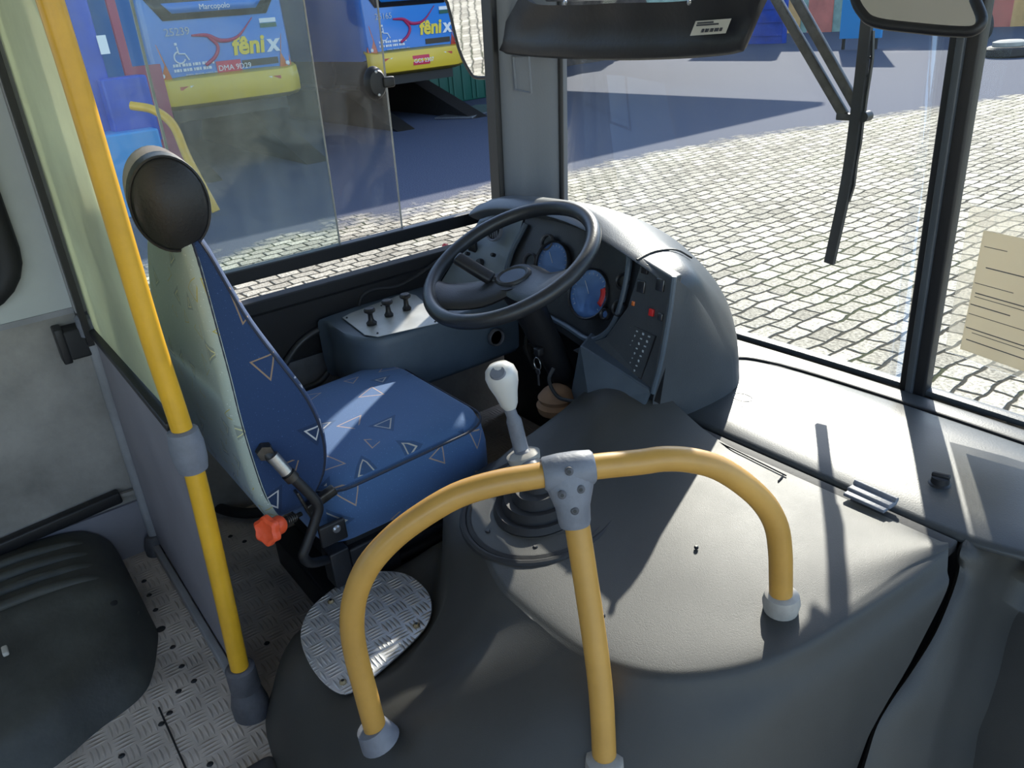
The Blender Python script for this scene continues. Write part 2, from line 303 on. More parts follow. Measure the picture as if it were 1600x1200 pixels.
class MB:
    def __init__(s): s.v = []; s.f = []; s.m = []; s.mi = 0
    def add(s, vs, fs):
        o = len(s.v); s.v += [V(p) for p in vs]; s.f += [tuple(i+o for i in f) for f in fs]; s.m += [s.mi]*len(fs); return s
    def box(s, c, size, rot=None, bev=0):
        bm = bmesh.new(); bmesh.ops.create_cube(bm, size=1)
        for v in bm.verts: v.co = V((v.co.x*size[0], v.co.y*size[1], v.co.z*size[2]))
        if bev: bmesh.ops.bevel(bm, geom=list(bm.edges), offset=bev, segments=3, affect='EDGES', profile=.5)
        R = rot if rot is not None else Matrix.Identity(3)
        bm.verts.ensure_lookup_table(); bm.verts.index_update()
        s.add([R @ v.co + V(c) for v in bm.verts], [[v.index for v in f.verts] for f in bm.faces]); bm.free(); return s
    def box2(s, a, b, bev=0): a, b = V(a), V(b); return s.box((a+b)/2, [abs(x) for x in (b-a)], None, bev)
    def bar(s, p0, p1, wd, h, up=(0, 0, 1), bev=0):
        p0, p1 = V(p0), V(p1); d = (p1-p0); L = d.length; d.normalize(); x = d.cross(V(up)).normalized(); z = x.cross(d)
        R = Matrix((x, d, z)).transposed(); return s.box((p0+p1)/2, (wd, L, h), R, bev)
    def tube(s, path, r, n=16, closed=False, cap=True, flat=None):
        path = [V(p) for p in path]; N = len(path); rr = r if isinstance(r, (list, tuple)) else [r]*N
        T = []
        for i in range(N):
            a = path[i-1] if (i or closed) else path[0]; b = path[(i+1) % N] if (i < N-1 or closed) else path[-1]
            T.append((b-a).normalized())
        u = T[0].orthogonal().normalized(); vs = []
        for i in range(N):
            u = (u-T[i]*u.dot(T[i])).normalized(); w_ = T[i].cross(u)
            for j in range(n):
                a = 2*pi*j/n; vs.append(path[i]+(u*cos(a)+w_*sin(a))*rr[i])
        fs = []
        for i in range(N if closed else N-1):
            k = (i+1) % N
            for j in range(n): fs.append((i*n+j, i*n+(j+1) % n, k*n+(j+1) % n, k*n+j))
        if cap and not closed: fs += [tuple(range(n))[::-1], tuple((N-1)*n+j for j in range(n))]
        return s.add(vs, fs)
    def lathe(s, prof, o, axis=(0, 0, 1), n=28, sx=1, sy=1, ref=None):
        a = V(axis).normalized(); u = (V(ref)-a*V(ref).dot(a)).normalized() if ref is not None else a.orthogonal().normalized(); w_ = a.cross(u); o = V(o); vs = []
        for r, h in prof:
            for j in range(n): t = 2*pi*j/n; vs.append(o+a*h+(u*cos(t)*sx+w_*sin(t)*sy)*r)
        fs = [(i*n+j, i*n+(j+1) % n, (i+1)*n+(j+1) % n, (i+1)*n+j) for i in range(len(prof)-1) for j in range(n)]
        if prof[0][0] > 1e-6: fs.append(tuple(range(n))[::-1])
        if prof[-1][0] > 1e-6: fs.append(tuple((len(prof)-1)*n+j for j in range(n)))
        return s.add(vs, fs)
    def prism(s, pts, ext):
        pts = [V(p) for p in pts]; n = len(pts); e = V(ext)
        return s.add(pts+[p+e for p in pts], [tuple(range(n))[::-1], tuple(range(n, 2*n))]+[(i, (i+1) % n, n+(i+1) % n, n+i) for i in range(n)])
    def grid(s, rows, closed=False, capends=False):
        n = len(rows[0]); N = len(rows); vs = [p for r in rows for p in r]; fs = []
        for i in range(N-1):
            for j in range(n if closed else n-1): fs.append((i*n+j, i*n+(j+1) % n, (i+1)*n+(j+1) % n, (i+1)*n+j))
        if capends: fs += [tuple(range(n))[::-1], tuple((N-1)*n+j for j in range(n))]
        return s.add(vs, fs)
    def build(s, name, m, parent=None, smooth=True, loc=None, bevel=0, subsurf=0, solid=0, uv=False, ang=40):
        me = bpy.data.meshes.new(name); o0 = V(loc) if loc is not None else V((0, 0, 0))
        me.from_pydata([p-o0 for p in s.v], [], s.f)
        for x in (m if isinstance(m, (list, tuple)) else [m]): me.materials.append(x)
        bm = bmesh.new(); bm.from_mesh(me)
        for f, mi in zip(bm.faces, s.m): f.material_index = mi
        bmesh.ops.remove_doubles(bm, verts=bm.verts, dist=1e-5)
        bmesh.ops.recalc_face_normals(bm, faces=bm.faces)
        if uv:
            L = bm.loops.layers.uv.new('UVMap')
            for f in bm.faces:
                a = [abs(x) for x in f.normal]; k = a.index(max(a))
                for l in f.loops:
                    p = l.vert.co; l[L].uv = ((p.y, p.z), (p.x+3, p.z), (p.x+5, p.y))[k]
        bm.to_mesh(me); bm.free()
        if smooth: me.shade_smooth()
        o = bpy.data.objects.new(name, me); C.objects.link(o); o.location = o0
        if parent is not None:
            o.parent = parent; o.location = o0-(parent.location)
            if parent.parent: o.location -= parent.parent.location
        if bevel:
            b = o.modifiers.new('bevel', 'BEVEL'); b.width = bevel; b.segments = 2; b.limit_method = 'ANGLE'; b.angle_limit = radians(35)
        if solid:
            b = o.modifiers.new('solid', 'SOLIDIFY'); b.thickness = solid; b.offset = -1
        if subsurf:
            b = o.modifiers.new('sub', 'SUBSURF'); b.levels = subsurf; b.render_levels = subsurf
        if smooth:
            try: me.set_sharp_from_angle(angle=radians(ang))
            except Exception: pass
        return o

def tag(o, label=None, cat=None, group=None, kind=None):
    if label: o['label'] = label
    if cat: o['category'] = cat
    if group: o['group'] = group
    if kind: o['kind'] = kind
    return o
def thing(name, label, cat, loc=(0, 0, 0), group=None):
    o = bpy.data.objects.new(name, None); C.objects.link(o); o.location = loc; o.empty_display_size = .05
    return tag(o, label, cat, group)
def struct(o, label=None, cat=None):
    return tag(o, label, cat, None, 'structure')

def text(body, size, origin, xdir, updir, m, parent, name='lettering', ext=.002, shear=0, bold=0, align='LEFT', sx=1):
    cu = bpy.data.curves.new(name, 'FONT'); cu.body = body; cu.size = size; cu.extrude = ext; cu.offset = bold; cu.shear = shear; cu.align_x = align; cu.resolution_u = 3
    tmp = bpy.data.objects.new('tmp', cu); C.objects.link(tmp)
    dg = bpy.context.evaluated_depsgraph_get(); me = bpy.data.meshes.new_from_object(tmp.evaluated_get(dg)); bpy.data.objects.remove(tmp); bpy.data.curves.remove(cu)
    x = V(xdir).normalized(); z = x.cross(V(updir)).normalized(); y = z.cross(x)
    R = Matrix((x*sx, y, z)).transposed(); o_ = V(origin)
    for v in me.vertices: v.co = R @ v.co + o_
    me.materials.clear(); me.materials.append(m); me.name = name
    o = bpy.data.objects.new(name, me); C.objects.link(o)
    if parent is not None:
        o.parent = parent; o.location = -(parent.location + (parent.parent.location if parent.parent else V()))
    return o

G = -1.0                                    # yard level; the cab floor is z = 0
KW = .063                                   # the side wall leans in
def wx(z, off=0): return -2.18+off+KW*z
def onwall(px, py, off=0):
    d = F_*FPX + R_*(px-800) - U_*(py-600); return EYE+d*((-2.18+off+KW*1.32)/(d.x-KW*d.z))

# ================================================================== the yard outside
g = MB(); g.add([(-70, -30, G), (50, -30, G), (50, 90, G), (-70, 90, G)], [(0, 1, 2, 3)])
struct(g.build('ground', M['paving'], smooth=False), 'yard ground of granite setts and worn asphalt')

# shed roof over the parked buses: throws the long shadow on the yard
r = MB(); r.box2((-26, -8, 4.3), (-15.3, 23.2, 4.6)); struct(r.build('trim_shed_roof', M['concrete'], smooth=False))
r = MB()
for y in (-6, 14.8): pass
# rough earth bank behind the buses
rows = []
for i in range(42):
    y = -14+i*1.0; row = []
    for j in range(14):
        z = G-.2+j*.55; p = V((-25.0-j*.22, y, z)); d = noise.fractal(p*.35, .8, 2, 4)*1.3; row.append((p.x+d, y, z))
    rows.append(row)
struct(MB().grid(rows).build('wall_bank', M['rock'], smooth=False))

def rear_bus(x, y0, y1, zb, num, plate_txt, lab, tilt=0, plate_low=True):
    W_ = y1-y0; yc = (y0+y1)/2
    t = thing('city_bus', lab, 'bus', (x-4, yc, G), 'blue city buses parked in the shed')
    # body: rounded box going away from us (towards -X)
    zt = zb+2.75
    def sec(xx, ins, zlo, zhi):
        pts = [(y0+ins, zlo), (y0+ins*.6, zlo+.5), (y0+ins, zlo+1.3), (y0+ins+.10, zhi-.35), (y0+ins+.35, zhi), (y1-ins-.35, zhi), (y1-ins-.10, zhi-.35), (y1-ins, zlo+1.3), (y1-ins*.6, zlo+.5), (y1-ins, zlo)]
        return [(xx, a, b) for a, b in pts]
    b = MB(); b.grid([sec(x-7.0, 0, zb+.3, zt), sec(x-.25, 0, zb+.3, zt), sec(x-.06, .03, zb+.33, zt-.04), sec(x, .10, zb+.36, zt-.14)], closed=True, capends=True)
    body = b.build('body', M['busblue'], t)
    # bumper
    b = MB(); pf = [(-.08, .0), (.05, .06), (.07, .22), (.05, .40), (-.05, .44)]
    rows = []
    for k in range(13):
        u = -1+2*k/12; yy = yc+u*(W_/2+.02); bow = .10*(1-abs(u)**4)-.06
        rows.append([(x+a+bow, yy, zb+h+(.03 if abs(u) > .9 else 0)) for a, h in pf])
    bp = b.grid(rows).build('bumper', M['busyellow'], t, solid=.05)
    for s_ in (-1, 1):
        e = MB(); e.box((x+.125, yc+s_*.42, zb+.22), (.03, .05, .14), Matrix.Rotation(s_*.5, 3, 'X')); e.build('towing_slot', M['black'], bp)
        e = MB(); e.box((x+.125, yc+s_*.82, zb+.30), (.012, .16, .055)); e.build('reflector', M['lampred'], bp)
        e = MB(); e.box((x+.13, yc+s_*.66, zb+.30), (.012, .14, .055)); e.build('reflector', M['white'], bp)
    # dark band with brand
    zz = zb+1.35
    def band(u0, u1, zl, zh, m, nm, off, par=t, bow=.0, skew=0):
        q = MB(); top = []; bot = []
        for k in range(17):
            u = -1+2*k/16; top.append((x+off, yc+u*u1, zh+bow*(1-u*u))); bot.append((x+off, yc+u*u0, zl-bow*.9*(1-u*u)*0))
        q.grid([[bot[k], top[k]] for k in range(17)]); return q.build(nm, m, par, solid=.006)
    bd = band(W_*.36, W_*.455, zz, zz+.34, M['busdark'], 'dark_band', .012, bow=.16)
    band(W_*.29, W_*.35, zz+.10, zz+.26, M['busblue'], 'band_inset', .02, bd)
    band(W_*.465, W_*.455, zz+.34, zz+1.0, M['buspale'], 'rear_window', .008, bow=.16)
    Y = (0, 1, 0); Z = (0, 0, 1)
    text('Marcopolo', .12, (x+.032, yc-.26, zz+.135), Y, Z, M['white'], bd)
    text(num, .17, (x+.012, y0+.32, zb+1.12), Y, Z, M['gaugeink'], body, ext=.006)
    # logo: yellow word, white x
    text('fêni', .40, (x+.012, yc+.16, zb+.74), Y, Z, M['logoyellow'], body, 'logo_lettering', ext=.006, shear=.15, bold=.014)
    text('x', .40, (x+.012, yc+.80, zb+.74), Y, Z, M['white'], body, 'logo_lettering', ext=.006, shear=.15, bold=.014)
    q = MB(); pa = catmull([(x+.012, yc-.48, zb+1.1), (x+.012, yc-.22, zb+1.08), (x+.012, yc, zb+.98), (x+.012, yc+.3, zb+1.02), (x+.012, yc+.62, zb+1.3)], 6)
    q.tube(pa, [.008+.028*sin(pi*min(1, i/len(pa)+.1)) for i in range(len(pa))], 8)
    pa = catmull([(x+.012, yc-.2, zb+1.06), (x+.012, yc-.08, zb+.9), (x+.012, yc-.16, zb+.74), (x+.012, yc-.35, zb+.62)], 6); q.tube(pa, .03, 8)
    q.build('swoosh', M['swoosh'], body)
    # wheelchair symbol
    q = MB(); sy, sz = y0+.48, zb+.78; xx = x+.014
    q.tube([(xx, sy+.09*cos(a), sz+.09*sin(a)) for a in [radians(100+i*15) for i in range(17)]], .012, 6)
    q.tube([(xx, sy-.01, sz+.17), (xx, sy, sz+.06), (xx, sy+.10, sz+.05), (xx, sy+.15, sz-.05)], .013, 6); q.box((xx, sy-.02, sz+.21), (.02, .04, .04))
    q.build('wheelchair_symbol', M['white'], body)
    for z_, ya, yb, m_, h_ in ((.66, .34, 1.02, 'white', .045), (.58, .34, .98, 'white', .045), (.50, .52, 1.08, 'gaugeink', .018), (.465, .68, 1.2, 'gaugeink', .018)):
        q = MB(); k_ = 0; yy = y0+ya
        while yy < y0+yb: wd_ = (.03, .045, .025, .05)[k_ % 4]; q.box((x+.014, yy+wd_/2, zb+z_), (.006, wd_, h_)); yy += wd_+(.012, .012, .03)[k_ % 3]; k_ += 1
        q.build('faded_text_line', M[m_], body, smooth=False)
    q = MB(); q.box((x+.008, y1-.35, zb+1.24), (.01, .30, .07)); q.build('sticker', M['white'], body)
    q = MB(); q.box((x+.008, y1-.35, zb+1.16), (.01, .30, .07)); q.build('sticker', M['green'], body)
    q = MB(); q.box((x+.008, y1-.62, zb+.58), (.01, .66, .11)); q.build('sticker', M['busdark'], body)
    pz = zb+.22 if plate_low else zb+.56
    q = MB(); q.box((x+.15 if plate_low else x+.02, yc+.04, pz), (.012, .44, .20), bev=.004); pl = q.build('number_plate', M['platered'], t)
    text(plate_txt, .125, (x+(.158 if plate_low else .028), yc-.155, pz-.055), Y, Z, M['white'], pl, ext=.002)
    for s_, in ((-1,), (1,)):
        yy = yc+s_*(W_/2-.08)
        q = MB(); q.prism([(x-.10, yy-s_*.02, zb+1.1), (x-.02, yy-s_*.07, zb+1.0), (x-.01, yy-s_*.20, zb+.46), (x-.05, yy+s_*.05, zb+.42)], (.04, 0, 0)); lp = q.build('tail_lamp', M['lamporange'] if num == '25239' else M['lampred'], t, bevel=.012)
        q = MB(); q.lathe([(0, 0), (.035, .01), (.035, -.02)], (x+.035, yy-s_*.05, zb+.52), (1, 0, 0), 14); q.build('round_reflector', M['white'], lp)
    # underbody, wheels
    q = MB(); q.box2((x-6.5, y0+.2, zb-.25), (x-.15, y1-.2, zb+.4)); q.build('underbody', M['black'], t)
    for s_ in (-1, 1):
        q = MB(); q.lathe([(.0, -.14), (.3, -.14), (.48, -.12), (.5, 0), (.48, .12), (.3, .14), (0, .14)], (x-2.6, yc+s_*(W_/2-.25), zb+.12), (0, 1, 0), 28); q.build('wheel', M['rubber'], t)
    # steel service ramps that lift the bus
    for s_ in (-1, 1):
        rm = MB(); rm.prism([(x-5.2, yc+s_*(W_/2-.25)-.22, G), (x-4.6, yc+s_*(W_/2-.25)-.22, zb-.38), (x-1.6, yc+s_*(W_/2-.25)-.22, zb-.38), (x+.9, yc+s_*(W_/2-.25)-.22, G)], (0, .44, 0))
        tag(rm.build('service_ramp', M['darksteel'], smooth=False), '%s bus numbered %s: dark steel ramp under its %s wheels' % ('nearer' if num == '25239' else 'farther', num, 'left' if s_ < 0 else 'right'), 'ramp', 'service ramps under the buses')
    return t
rear_bus(-15.0, 3.72, 6.20, .17, '25239', 'DMA 9D29', 'blue city bus with a yellow bumper numbered 25239, seen through the dusty side window', plate_low=False)
rear_bus(-17.0, 8.72, 11.20, .13, '25165', 'GCS 2307', 'blue city bus with a yellow bumper numbered 25165, beside the outside mirror')

# yard clutter on the left: blue post, pink post, blue machine and yellow hose
t = thing('lifting_post', 'tall blue workshop lifting post left of the bus numbered 25239', 'lift', (-13.2, 2.3, G))
a = at(165, 100, 0, -13.2)
q = MB(); q.box2((-13.3, a.y-.42, G), (-13.0, a.y-.05, 4.0)); q.box2((-13.35, a.y-.5, G), (-12.9, a.y+.15, .1)); q.build('column', M['structblue'], t, bevel=.02)
b_ = at(205, 160, 0, -12.9); q = MB(); q.box2((-13.1, b_.y-.35, b_.z-.55), (-12.7, b_.y+.25, b_.z+.35)); q.build('motor_box', M['structblue'], t, bevel=.03)
b_ = at(210, 215, 0, -12.6); q = MB(); q.box2((-13.2, b_.y-.7, G), (-12.4, b_.y+.3, b_.z+.1)); q.build('base_box', M['blueboard'], t, bevel=.03)
q = MB(); b_ = at(160, 70, 0, -12.98); q.box2((-12.99, b_.y-.05, b_.z-.12), (-12.97, b_.y+.07, b_.z+.12)); q.build('white_label', M['white'], t)
t = thing('pink_post', 'slim pink red post behind the blue lifting post', 'post', (-14, 3, G))
a = at(185, 60, 0, -14); q = MB(); q.box2((-14.05, a.y-.04, G), (-13.95, a.y+.08, 4.2)); q.build('slim_post', M['structpink'], t)
a = at(240, 150, 0, -14.1); q = MB(); q.box2((-14.3, a.y-.22, G), (-14.1, a.y+.22, a.z+.45)); q.build('lower_post', M['structpink'], t)
pa = [at(*p, 0, X) for p, X in (((205, 165), -12.4), ((240, 172), -12.2), ((270, 195), -12), ((290, 240), -11.8), ((305, 270), -11.6))]; pa.append(V((pa[-1].x+.2, pa[-1].y+.1, G+.05)))
q = MB(); q.tube(catmull(pa, 8), .06, 10); tag(q.build('air_hose', M['yellow']), 'yellow hose drooping from the blue lifting post to the ground', 'hose')
# green crates beyond the second bus
for i, (px, X) in enumerate(((686, -19.6), (722, -19.6), (757, -19.6))):
    a = at(px, 118, 0, X); q = MB(); q.box2((X-.5, a.y-.40, G), (X, a.y+.40, .05+.1*i), .03)
    for s_ in (-.3, 0, .3): q.box2((X, a.y+s_-.03, G+.05), (X+.03, a.y+s_+.03, 0))
    tag(q.build('waste_container', M['green']), ['dark green waste container under the right end of bus 25165', 'dark green waste container just right of bus 25165', 'dark green waste container next to the outside mirror'][i], 'container', 'green waste containers')
q = MB(); a = at(700, 172, 2, G); q.box((a.x+1.2, a.y, G+.03), (1.0, 2.2, .04), Matrix.Rotation(.5, 3, 'Z')); tag(q.build('steel_sheet', M['steel']), 'steel sheet lying on the yard in front of the second bus', 'sheet')

# far side of the yard
def far(px0, px1, py0, py1, Y, m, nm, lab, cat, th=.3):
    a = at(px0, py1, 1, Y); b = at(px1, py0, 1, Y); q = MB(); q.box2((min(a.x, b.x), Y, min(G, G)), (max(a.x, b.x), Y+th, max(a.z, b.z)))
    return q.build(nm, m, smooth=False)
Y = 36
q = MB(); q.box2((-45, Y, G), (20, Y+.4, 5.5)); struct(q.build('wall_yard', M['muralgreen'], smooth=False))
for (p0, p1, m, lab) in ((1262, 1300, 'muralred', 'red painted bay of the yard wall left of the blue board'), (1540, 1580, 'muralred', 'red painted bay of the yard wall above the tyres'), (1580, 1640, 'muralorange', 'orange painted bay of the yard wall at the right edge'), (1225, 1250, 'muralorange', 'orange painted bay of the yard wall right of the blue shutter')):
    a = at(p0, 30, 1, Y-.06); b = at(p1, 30, 1, Y-.06); q = MB(); q.box2((a.x, Y-.06, G), (b.x, Y-.002, 1.6))
    tag(q.build('painted_panel', M[m], smooth=False), lab, 'painted panel')
a = at(1150, 60, 1, 30); b = at(1222, 60, 1, 30); q = MB(); q.box2((a.x-1.2, 30, G), (b.x, 30.3, 3.6))
for k in range(8): q.box2((a.x-1.2, 29.96, G+.3+k*.5), (b.x, 30, G+.34+k*.5))
tag(q.build('blue_shutter', M['structblue'], smooth=False), 'blue metal shutter across the yard above the sun visor end', 'shutter')
a = at(1312, 52, 1, 27); b = at(1350, 0, 1, 27); q = MB(); q.box2((a.x, 27, G+.35), (a.x+1.5, 27.12, 2.6)); t = thing('blue_board', 'plain bright blue board standing across the yard left of the cab mirror', 'board', (a.x+.6, 27, G))
q.build('board', M['blueboard'], t); 
for dx in (.1, 1.3): q = MB(); q.box2((a.x+dx, 27.02, G), (a.x+dx+.08, 27.1, G+.4)); q.build('leg', M['darksteel'], t)
# tyres and drum by the far kerb
def tyre(c, R, lab, lay=True, par=None):
    q = MB(); q.lathe([(R*.55, -.12), (R*.9, -.13), (R, -.08), (R, .08), (R*.9, .13), (R*.55, .12), (R*.52, 0), (R*.55, -.12)], (c[0], c[1], c[2]), (0, 0, 1) if lay else (.6, .8, .1), 32)
    return tag(q.build('tyre', M['rubber']), lab, 'tyre', 'old tyres at the far side of the yard')
a = at(1578, 88, 2, G); tyre((a.x, a.y, G+.13), .62, 'black tyre lying flat on the yard at the right edge')
q = MB(); q.lathe([(0, .26), (.42, .26), (.42, .36), (.3, .4), (0, .4)], (a.x-.1, a.y+.1, G), (0, 0, 1), 24); tag(q.build('concrete_disc', M['concrete']), 'pale concrete disc on top of the flat tyre', 'disc')
b_ = at(1597, 52, 2, G); tyre((b_.x, b_.y-3, G+.48), .5, 'black tyre standing behind the flat tyre', False)
t = thing('steel_trestle', 'small metal trestle stand behind the tyres', 'stand', (a.x-.3, a.y+3.5, G))
q = MB(); c_ = V((a.x-.2, a.y+3.5, G))
for dx, dy in ((-.3, -.2), (.3, -.2), (-.3, .2), (.3, .2)): q.tube([c_+V((dx*1.2, dy, 0)), c_+V((dx, dy, 1.2))], .025, 6)
q.tube([c_+V((-.36, 0, 1.2)), c_+V((.36, 0, 1.2))], .03, 6); q.tube([c_+V((-.3, -.2, .5)), c_+V((.3, -.2, .5))], .02, 6); q.build('frame', M['steel'], t)

# ================================================================== bus shell
XR = .50; ZC = 2.3; YB = -5.5
fl = MB(); fl.box2((-2.3, YB, -.06), (-.9, 1.62, 0)); FLOOR = struct(fl.build('floor', M['floor'], smooth=False))
fl = MB(); fl.box2((-.9, YB, -.46), (XR, 1.62, -.4)); struct(fl.build('floor_aisle', M['floor'], smooth=False))
fl = MB(); fl.box2((-.93, YB, -.40), (-.90, 1.5, -.06)); struct(fl.build('trim_riser', M['laminate'], smooth=False))
def wallbox(y0, y1, z0, z1, th=.04, off=0):
    q = MB(); a, b = wx(z0, off), wx(z1, off)
    q.prism([(a, y0, z0), (b, y0, z1), (b-th, y0, z1), (a-th, y0, z0)], (0, y1-y0, 0)); return q
def merge(*l):
    q = MB()
    for k in l: q.add(k.v, k.f)
    return q
# left wall
struct(wallbox(YB, .215, -.06, .735).build('wall_left', M['wallgrey'], smooth=False))
struct(merge(wallbox(.215, 1.58, -.06, .605)).build('wall_left_cab', M['wallgrey'], smooth=False))
struct(merge(wallbox(-.03, .33, .735, 2.32), wallbox(YB, -.03, 1.75, 2.32), wallbox(YB, -.03, .735, .77), wallbox(.33, 1.6, 1.98, 2.32), wallbox(-1.75, -1.55, .77, 1.75), wallbox(-3.3, -3.1, .77, 1.75)).build('wall_left_upper', M['wallwhite'], smooth=False))
q = MB(); q.box2((-2.1, YB, ZC), (XR+.05, 1.75, ZC+.05)); struct(q.build('ceiling', M['ceiling'], smooth=False))
q = MB(); q.box2((-2.3, YB-.05, -.46), (XR, YB, 2.32)); struct(q.build('wall_rear', M['wallwhite'], smooth=False))
q = MB(); q.box2((XR, YB, -.46), (XR+.05, -.35, .75)); q.box2((XR, YB, 1.8), (XR+.05, 1.7, 2.32))
for y in (-.5, -2.1, -3.7): q.box2((XR, y, .75), (XR+.05, y+.12, 1.8))
struct(q.build('wall_right', M['wallwhite'], smooth=False))
# window rails of the driver's window
def rail(y0, y1, z0, z1, th=.03, off=.012):
    q = wallbox(y0, y1, z0, z1, th, off); return q
W1 = thing('window_1', None, None, (wx(.7), .9, .6)); tag(W1, kind='structure')
rail(.30, 1.55, .600, .640, .05, .03).build('sill', M['rubber'], W1, smooth=False, bevel=.004)
rail(.30, 1.55, .694, .733, .035, .012).build('lower_rail', M['black'], W1, smooth=False, bevel=.003)
rail(.30, .345, .60, 1.98, .03, .012).build('rear_rail', M['black'], W1, smooth=False)
rail(1.485, 1.53, .60, 1.98, .05, .02).build('front_rail', M['black'], W1, smooth=False, bevel=.003)
rail(.30, 1.53, 1.95, 1.98, .03, .012).build('upper_rail', M['black'], W1, smooth=False)
def pane(y0, y1, z0, z1, off, m, par, name='pane'):
    q = MB(); a, b = wx(z0, off), wx(z1, off); q.prism([(a, y0, z0), (b, y0, z1), (b-.004, y0, z1), (a-.004, y0, z0)], (0, y1-y0, 0)); return q.build(name, m, par, smooth=False)
pane(.34, 1.49, .64, .695, -.006, M['glass_side2'], W1, 'lower_pane')
p1 = pane(.345, .925, .73, 1.96, -.004, M['glass_side'], W1, 'rear_sliding_pane')
p2 = pane(.517, 1.142, .73, 1.96, -.020, M['glass_side2'], W1, 'front_sliding_pane')
pe = wallbox(.513, .519, .73, 1.96, .006, -.019); pe.build('pane_edge', M['collar'], p2, smooth=False)
pe = wallbox(1.139, 1.1425, .73, 1.96, .005, -.0195); pe.build('pane_edge', M['collar'], p2, smooth=False)
pe = wallbox(.922, .9255, .73, 1.96, .005, -.0035); pe.build('pane_edge', M['collar'], p1, smooth=False)
# latch on the sliding pane
L = onwall(585, 130, -.01); t = MB(); t.lathe([(0, .026), (.024, .022), (.032, .008), (.033, 0)], L, (1, 0, 0), 24, 1, 1.35, ref=(0, 1, 0)); t.box((L.x+.02, L.y+.032, L.z), (.02, .035, .028), None, .005)
lt = t.build('latch', M['black'], W1)
for dz in (-.03, .03): q = MB(); q.lathe([(0, .004), (.004, .002), (.004, -.002)], L+V((.022, -.002, dz)), (1, 0, 0), 10); q.build('screw', M['steel'], lt)

# rear side window with rounded rubber surround
W2 = thing('window_2', None, None, (wx(1), -.5, .77)); tag(W2, kind='structure')
def rrect(y0, y1, z0, z1, r, k=6):
    o = []
    for cy, cz, a0 in ((y1-r, z1-r, 0), (y0+r, z1-r, 90), (y0+r, z0+r, 180), (y1-r, z0+r, 270)):
        for i in range(k+1): a = radians(a0+90*i/k); o.append((cy+r*cos(a), cz+r*sin(a)))
    return o
yr1 = onwall(38, 400).y
pts = [(wx(z, .012), y, z) for y, z in rrect(-1.5, yr1-.03, .80, 1.62, .11)]
MB().tube(pts, .026, 12, closed=True).build('rubber_surround', M['rubber'], W2)
pane(-1.5, yr1-.03, .80, 1.62, -.01, M['glass_side2'], W2)
# infill between window_2's opening and its pane corner
# seams and upper trims on the pale wall
q = wallbox(-.03, .215, .728, .742, .006, .004); struct(q.build('trim_1', M['frameg'], smooth=False))

# bottom strip of the wall
a, b = onwall(0, 855, .02), onwall(185, 775, .02)
q = MB(); q.bar(a+(a-b)*3, b+V((0, .005, .0)), .03, .035, bev=.006); struct(q.build('baseboard_left', M['black']))
q = MB(); b2 = onwall(245, 755, .01); q.bar(b, b2, .012, .010); struct(q.build('trim_2', M['wallgrey']))
q = wallbox(YB, .215, .0, .165, .01, .011); struct(q.build('trim_3', M['laminate'], smooth=False))

# belt pillar: wide black strip and its bracket
t = thing('seat_belt_pillar', 'wide black strip hanging down the left wall into a square black bracket', 'belt strip', (wx(.7), .2, .65))
q = MB(); a0, a1 = onwall(0, 20, .02), onwall(30, 100, .02)
q.prism([(wx(2.2)+.012, .205, 2.2), (wx(2.2)+.065, .205, 2.2), (wx(.66)+.085, .205, .66), (wx(.66)+.012, .205, .66)], (0, .014, 0)); q.build('strip', M['black'], t)
c_ = onwall(128, 530, .03); q = MB(); q.box(c_, (.06, .075, .075), None, .006); br = q.build('bracket', M['rubber'], t)
q = MB(); q.box(c_+V((.0, -.045, -.0)), (.05, .02, .09), None, .004); q.build('clip', M['black'], br)

# a pillar
ap = MB(); rows = []
for z in [0.45+.075*i for i in range(26)]:
    b = wx(z); y0 = 1.50
    rows.append([(b+.004, y0, z), (b+.035, y0+.01, z), (b+.05, y0+.03, z), (b+.058, y0+.055, z), (b+.066, y0+.075, z), (b+.080, y0+.10, z), (b+.100, y0+.125, z), (b+.112, y0+.155, z), (b+.105, y0+.20, z), (b+.02, y0+.2, z), (b-.03, y0+.1, z)])
PA = thing('trim_4', None, None, (wx(.5), 1.6, .5)); tag(PA, kind='structure')
ap.grid(rows, closed=True, capends=True).build('pillar_cover', M['pillar'], PA)
# recessed handle shape on the pillar
pc = [at(x_, y_, 1, 1.532) for x_, y_ in ((802, 88), (826, 88), (830, 145), (806, 140))]
q = MB(); q.tube(pc, .004, 8, closed=True); q.build('recess_rim', M['pillar'], PA)
q = MB(); zs = [.5+.1*i for i in range(18)]; q.tube([(wx(z)+.116, 1.665, z) for z in zs], .008, 8); q.build('windshield_seal', M['black'], PA)

# windshield: two panes and the centre post
def wy(x):                                   # plan curve of the windshield
    d = abs(x+.85)
    return 1.775-.055*(d/1.1)**2
WS = thing('window_3', None, None, (-.85, 1.75, .45)); tag(WS, kind='structure')
for i, (x0, x1) in enumerate(((-2.06, -.875), (-.825, .48))):
    rows = [[(x0+(x1-x0)*k/14, wy(x0+(x1-x0)*k/14)+.02, z) for k in range(15)] for z in (.36, 2.3)]
    MB().grid(rows).build('windshield_pane', M['glass_wind'], WS, solid=.005)
q = MB(); q.box2((-.882, 1.765, .36), (-.818, 1.80, 2.3), .006); q.build('centre_post', M['black'], WS)
q = MB(); q.box2((-.862, 1.755, .36), (-.845, 1.768, 2.3), .003); q.build('post_trim', M['dash'], WS)
rows = [[(x_, wy(x_)+dy, z) for dy, z in ((-.004, .395), (-.002, .407), (.012, .410), (.03, .405), (.045, .30), (.02, -.9))] for x_ in [-2.0+2.5*k/24 for k in range(25)]]
struct(MB().grid(rows).build('wall_front', M['dash'], solid=.01))
